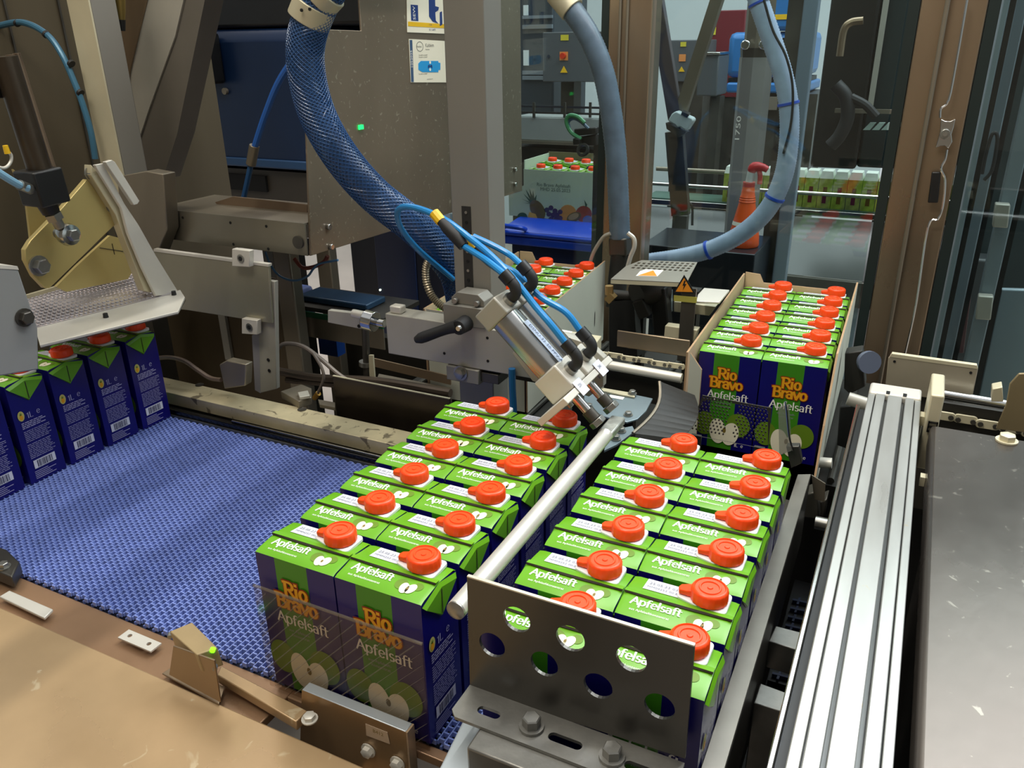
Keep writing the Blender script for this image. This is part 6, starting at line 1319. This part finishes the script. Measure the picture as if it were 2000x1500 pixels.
# row of cartons on the far conveyor
YC = 3.0; xs0 = U(1413, 372, y=YC).x; zc = U(1560, 402, y=YC).z
fc = thing('far_conveyor', 'steel conveyor with chrome rails behind the right pane', 'conveyor', (0.0, 3.1, -0.95))
xA = U(1262, 400, y=YC).x; xB = U(1926, 400, y=YC).x
MB().box((xA, YC-0.03, zc-0.012), (xB, YC+0.14, zc-0.001)).build('bed', mat('green_grey_bed', '#4d6a5c', 0.4), fc)
MB().box((xA, YC-0.040, zc-0.030), (xB, YC-0.031, zc-0.006)).build('front_edge', CHROME, fc, bevel=0.003)
for k, zr in enumerate((0.062,)): MB().cyl((xA, YC-0.050, zc+zr), (xB, YC-0.050, zc+zr), 0.008, 10).build('front_rail', CHROME, fc)
MB().cyl((xA, YC+0.13, zc+0.10), (xB, YC+0.13, zc+0.10), 0.010, 10).build('rear_rail', STEEL, fc)
MB().add([(xA,YC-0.045,zc-0.035),(xB,YC-0.045,zc-0.035),(xB,YC-0.34,zc-0.20),(xA,YC-0.34,zc-0.20)], [(0,1,2,3)]).build('sloped_sheet', mat('mirror_sheet', '#4b4d4c', 0.30, 0.3), fc)
MB().box((xA, YC-0.36, zc-0.30), (xB, YC-0.34, zc-0.20)).build('front_beam', STEEL_D, fc, bevel=0.004)
MB().box((U(1475,540,y=YC-0.33).x, YC-0.33, -0.95), (U(1688,540,y=YC-0.33).x, YC-0.31, zc-0.302)).build('lower_panel', mat('pale_blue_panel', '#7f8f98', 0.4, 0.2, 0.1, 3), fc)
for px_l in (1300, 1700, 1880): MB().box((U(px_l,450,y=YC).x, YC, -0.95), (U(px_l,450,y=YC).x+0.04, YC+0.05, zc-0.013)).build('leg', STEEL_D, fc)
FCG = mat('far_carton_picture', '#a5b548', 0.4, 0, 0.3, 40); FCT = mat('far_carton_top', '#dfe9dc', 0.35); FCR = mat('far_carton_red', '#6a2018', 0.5); FCW = mat('far_carton_glare', '#d5ded8', 0.3)
def far_carton():
    m = MB(); W2, D2 = 0.026, 0.045
    m.box((-W2,-D2,0.0), (W2,D2,0.118), 0); m.add([(-W2,-D2,0.118),(W2,-D2,0.118),(W2,D2,0.118),(-W2,D2,0.118),(-W2*0.8,-D2*0.82,0.146),(W2*0.8,-D2*0.82,0.146),(W2*0.8,D2*0.82,0.146),(-W2*0.8,D2*0.82,0.146)], [(0,1,5,4),(1,2,6,5),(2,3,7,6),(3,0,4,7),(4,5,6,7)], 1)
    m.add([(-W2*0.3,-D2-0.0005,0.02),(W2*0.3,-D2-0.0005,0.02),(W2*0.3,-D2-0.0005,0.085),(-W2*0.3,-D2-0.0005,0.085)], [(0,1,2,3)], 2)
    return m
fo = None
for k in range(16):
    if fo is None: o = fo = far_carton().build('far_carton', [FCG, FCT, FCR], None)
    else: o = fo.copy(); COL.objects.link(o)
    x = xs0+0.028+k*0.0545
    if k >= 12: x = U(1862, 380, y=YC).x+(k-12)*0.056
    o.location = (x, YC+0.025, zc); tag(o, ('small drinks carton on the far conveyor, %s from left' % (ORD+['seventh','eighth','ninth','tenth','eleventh','twelfth'])[k]) if k < 12 else 'small drinks carton right of the wide brown post, %s from left' % ORD[k-12], 'carton', 'cartons on the far conveyor')
# small photo eye on the far conveyor
pe = thing('photo_eye', 'black photo sensor with yellow mark at the far conveyor', 'sensor', U(1312, 385, y=2.6))
MB().prism([U(*p, y=2.6) for p in ((1305,322),(1322,322),(1316,384),(1308,384))], (0,0.03,0)).build('body', BLACK, pe, bevel=0.003); MB().prism([U(*p, y=2.598) for p in ((1308,334),(1315,332),(1314,342),(1309,342))], (0,0.002,0)).build('yellow_mark', YEL, pe)
MB().tube([U(*p, y=2.6) for p in ((1315,344),(1325,370),(1345,395),(1352,405),(1352,440))], 0.005, 8).build('cable', BLACK, pe)
MB().bar(U(1325,315,y=2.62), U(1326,430,y=2.62), 0.008, 0.008, (0,1,0)).build('bracket_rod', STEEL, pe)
# spray bottle on a ledge and the pale ribbed hose
lg = thing('dark_ledge', 'dark steel ledge under the orange spray bottle', 'ledge', U(1400, 560, y=1.7))
zled = U(1450, 479, y=1.75).z
MB().box((U(1262,480,y=1.7).x, 1.66, zled-0.22), (U(1482,480,y=1.7).x, 1.90, zled-0.001)).build('box', mat('ledge_dark', '#2b2d33', 0.25, 0.3, 0.1, 3), lg, bevel=0.003)
MB().box((U(1262,480,y=1.7).x+0.02, 1.70, -0.95), (U(1482,480,y=1.7).x-0.02, 1.86, zled-0.2205)).build('pedestal', mat('ledge_pedestal', '#3a3f45', 0.5), lg)
sbx = U(1451, 479, y=1.75).x
sp_ = thing('spray_bottle', 'orange conical spray bottle with red trigger and white band', 'spray bottle', (sbx, 1.75, zled))
ORB = mat('bottle_orange', '#e0561c', 0.38)
sc_ = (U(1451, 345, y=1.75).z-zled)/0.185
prof = [(0.0001,0),(0.040,0),(0.042,0.004),(0.041,0.02)]+[(0.040-0.018*i/8, 0.03+0.085*i/8) for i in range(9)]+[(0.0215,0.118),(0.0225,0.121),(0.0205,0.124),(0.0215,0.127),(0.0195,0.130),(0.0205,0.133),(0.0185,0.136),(0.0170,0.150),(0.0155,0.160),(0.0001,0.160)]
MB().lathe([(a*sc_, b*sc_) for a, b in prof], (sbx, 1.75, zled), (0,0,1), 28).build('bottle', ORB, sp_, sharp=0.9)
MB().lathe([(0.0345*sc_,0.058*sc_),(0.0328*sc_,0.068*sc_)], (sbx, 1.75, zled), (0,0,1), 28).build('white_band', WHITE, sp_)
MB().cyl((sbx,1.75,zled+0.160*sc_), (sbx,1.75,zled+0.172*sc_), 0.0160*sc_, 20).build('red_collar', mat('trigger_red', '#b51822', 0.4), sp_)
MB().cyl((sbx,1.75,zled+0.172*sc_), (sbx+0.003,1.75,zled+0.200*sc_), 0.010*sc_, 14).build('neck', mat('clear_neck', '#c3c8c8', 0.25), sp_)
MB().sweep(spline([(sbx+0.002,1.75,zled+0.198*sc_),(sbx+0.010,1.75,zled+0.212*sc_),(sbx+0.030,1.75,zled+0.212*sc_),(sbx+0.045,1.75,zled+0.206*sc_)],4), [0.010*sc_,0.012*sc_,0.013*sc_,0.013*sc_,0.013*sc_,0.012*sc_,0.012*sc_,0.011*sc_,0.010*sc_,0.010*sc_,0.009*sc_,0.009*sc_,0.008*sc_], 12).build('spray_head', MATS['trigger_red'], sp_)
MB().sweep(spline([(sbx+0.022,1.75,zled+0.206*sc_),(sbx+0.027,1.75,zled+0.190*sc_),(sbx+0.028,1.75,zled+0.168*sc_)],4), [0.0065]*9, 10).build('trigger', MATS['trigger_red'], sp_)
ph = thing('pale_hose', 'pale blue ribbed hose with blue ties sweeping before the far conveyor', 'hose', U(1540, 250, y=1.5))
pts = spline([U(*p, y=1.5) for p in ((1440,-260),(1455,-120),(1470,-40),(1484,10),(1508,80),(1530,150),(1541,215),(1540,285),(1528,350),(1498,410),(1450,455),(1390,486),(1330,502),(1262,512))], 26)
MB().sweep(pts, [0.0225 if i % 2 else 0.0212 for i in range(len(pts))], 20).build('hose_body', mat('pale_blue_hose', '#aab9d6', 0.35, 0, 0.1, 40), ph, sharp=1.2)
for p in ((1482,6),(1538,203),(1513,385),(1384,489)):
    q = min(range(len(pts)), key=lambda i: (pts[i]-U(p[0], p[1], y=1.5)).length); i0 = max(1, min(len(pts)-2, q))
    MB().sweep([pts[i0-1], pts[i0+1]], [0.0245]*2, 20).build('blue_tie', mat('tie_blue', '#2b55c8', 0.4), ph)
MB().tube([U(*p, y=1.475) for p in ((1492,0),(1510,60),(1535,110),(1548,170),(1545,240),(1530,300))], 0.0028, 8).build('tied_wire', RUB, ph)
# dark machine behind the right pane, pale bar
pbr = thing('pane_bar', 'pale blue grey upright bar behind the right pane', 'post', U(1580, 300, y=1.9))
xa2 = U(1570, 0, y=1.9).x; xb2 = U(1600, 0, y=1.9).x
MB().box((xa2, 1.9, -0.95), (xb2, 1.94, 1.6)).build('bar', mat('bar_blue_grey', '#7a8a99', 0.4, 0.3), pbr, bevel=0.003); MB().box((xa2-0.04, 1.91, -0.95), (xa2-0.001, 1.95, 1.6)).build('dark_edge', STEEL_D, pbr)
dmch = thing('dark_machine', 'dark machine block with hoses behind the right pane', 'machine', U(1660, 300, y=2.6))
slab('body', dmch, 1606, -80, 1700, 330, 2.65, 0.2, mat('dark_machine_body', '#20211f', 0.4, 0.2, 0.2, 3), 0.01)
slab('rear_body', dmch, 1701, -80, 1790, 330, 2.68, 0.2, mat('teal_dark_body', '#1c2b2c', 0.4, 0.2), 0.01)
slab('bright_rail', dmch, 1630, 214, 1790, 222, 2.60, 0.03, STEEL)
slab('pale_bar', dmch, 1715, -80, 1726, 210, 2.62, 0.02, ALU)
MB().tube([U(*p, y=2.55) for p in ((1640,110),(1648,60),(1662,44),(1686,40))], 0.012, 10).build('bronze_pipe', STEEL_W, dmch)
MB().tube([U(*p, y=2.5) for p in ((1632,165),(1652,190),(1655,230),(1640,265),(1622,285))], 0.022, 12).build('black_hose', RUB, dmch)
MB().tube([U(*p, y=2.5) for p in ((1662,190),(1690,205),(1712,228))], 0.014, 10).build('hose_branch', RUB, dmch)
for k in range(4):
    p = (1685+k*18, 240); MB().prism([U(*q_, y=2.5) for q_ in ((p[0],p[1]+14),(p[0]+14,p[1]),(p[0]+26,p[1]),(p[0]+14,p[1]+14))], (0,0.02,0)).build('pale_tray', mat('tray_pale', '#8fa39c', 0.4), dmch)
mc_ = thing('dark_backing', 'dark teal backing slab added past the right post', 'cabinet', U(1960, 600, y=2.4))  # this slab and the next two are added to darken the bright hall
slab('body', mc_, 1942, -80, 2150, 620, 2.4, 0.2, mat('backing_teal_dark', '#2e383a', 0.4, 0.2, 0.15, 3), 0.01)
su_ = thing('slate_backing', 'slate backing slab added above the far conveyor right of the post', 'machine', U(1900, 320, y=3.35))
slab('body', su_, 1868, -80, 1935, 325, 3.35, 0.3, mat('backing_slate_dark', '#27343a', 0.4, 0.2, 0.15, 3), 0.01)
gu_ = thing('grey_backing', 'dark grey backing slab added low behind the slats', 'machine', U(1860, 700, y=2.3))
slab('body', gu_, 1790, 500, 1915, 760, 2.3, 0.09, mat('backing_grey_dark', '#3d4042', 0.4, 0.2, 0.15, 3), 0.01)
# door frames at the right edge
FRM = mat('door_frame_alu', '#8d9aa2', 0.38, 0.4, 0.06, 3)
def vframe(label, px0, px1, ptop, y, m, z0=-0.95):
    a = U(px0, ptop, y=y).x; b = U(px1, ptop, y=y).x; o = thing('guard_bar', label, 'frame bar', ((a+b)/2, y, z0)); MB().box((a, y, z0), (b, y+0.04, 1.6)).build('bar', m, o, bevel=0.003); MB().box((b+0.0005, y+0.005, z0), (b+0.012, y+0.035, 1.6)).build('gasket', BLACK, o); return o
f1 = vframe('narrow aluminium guard frame bar next to the wide brown post', 1958, 1974, 0, 1.7, FRM)
f2 = vframe('aluminium guard frame bar with hinge near the right edge', 1985, 2010, 0, 1.78, FRM)
f3 = vframe('wide aluminium guard frame bar cut by the right edge', 2040, 2075, 0, 1.68, FRM)
for (f_, px_, py_) in ((f2, 1958, 420), (f2, 1925, 600)):
    MB().prism([U(*p, y=1.64) for p in ((px_-14,py_-22),(px_+16,py_-20),(px_+10,py_+26),(px_-20,py_+24))], (0,0.03,0)).build('hinge', ALU, f_, bevel=0.003)
MB().tube([U(*p, y=1.66) for p in ((1918,340),(1926,300),(1938,262),(1948,270),(1938,330),(1922,352))], 0.004, 8).build('pull_handle', RUB, f1)
dp = thing('blue_grey_board', 'grey blue lower guard panel at the right edge', 'panel', U(1970, 640, y=1.75))
MB().prism([U(*p, y=1.75) for p in ((1955,565),(2060,568),(2040,800),(1905,800))], (0,0.02,0)).build('panel', mat('panel_blue_grey', '#84939a', 0.4, 0.2), dp, bevel=0.004)
MB().prism([U(*p, y=1.747) for p in ((1948,566),(1957,566),(1905,800),(1895,800))], (0,0.02,0)).build('dark_edge', BLACK, dp)
sl = thing('slat_crate', 'stack of red and white slats low behind the right pane', 'slats', U(1860, 600, y=1.9))
for k in range(5):
    p0 = 1838+k*15; MB().prism([U(*q_, y=1.95) for q_ in ((p0,500),(p0+9,500),(p0-16,690),(p0-25,690))], (0,0.03,0)).build('slat', (mat('slat_red', '#4a2a2c', 0.5), mat('slat_white', '#a8b0b0', 0.5))[k % 2], sl, bevel=0.002)
MB().prism([U(*q_, y=1.93) for q_ in ((1856,415),(1928,418),(1912,490),(1846,486))], (0,0.02,0)).build('grey_cover', mat('cover_grey', '#5f6465', 0.45, 0.2), sl, bevel=0.003)
# ---------------------------------------------------------------- unseen bars added to cast shadow bands on the belt
for k in range(4):
    g = thing('shade_bar', 'unseen bar added to shade the blue belt, %s from the entering cartons' % ORD[k], 'bar', (-0.60+k*0.115, 0.2, 0.86), 'unseen shade bars over the belt')
    MB().box((-0.60+k*0.115, -0.5, 0.86), (-0.555+k*0.115, 0.95, 0.90)).build('tube', STEEL, g, bevel=0.002)
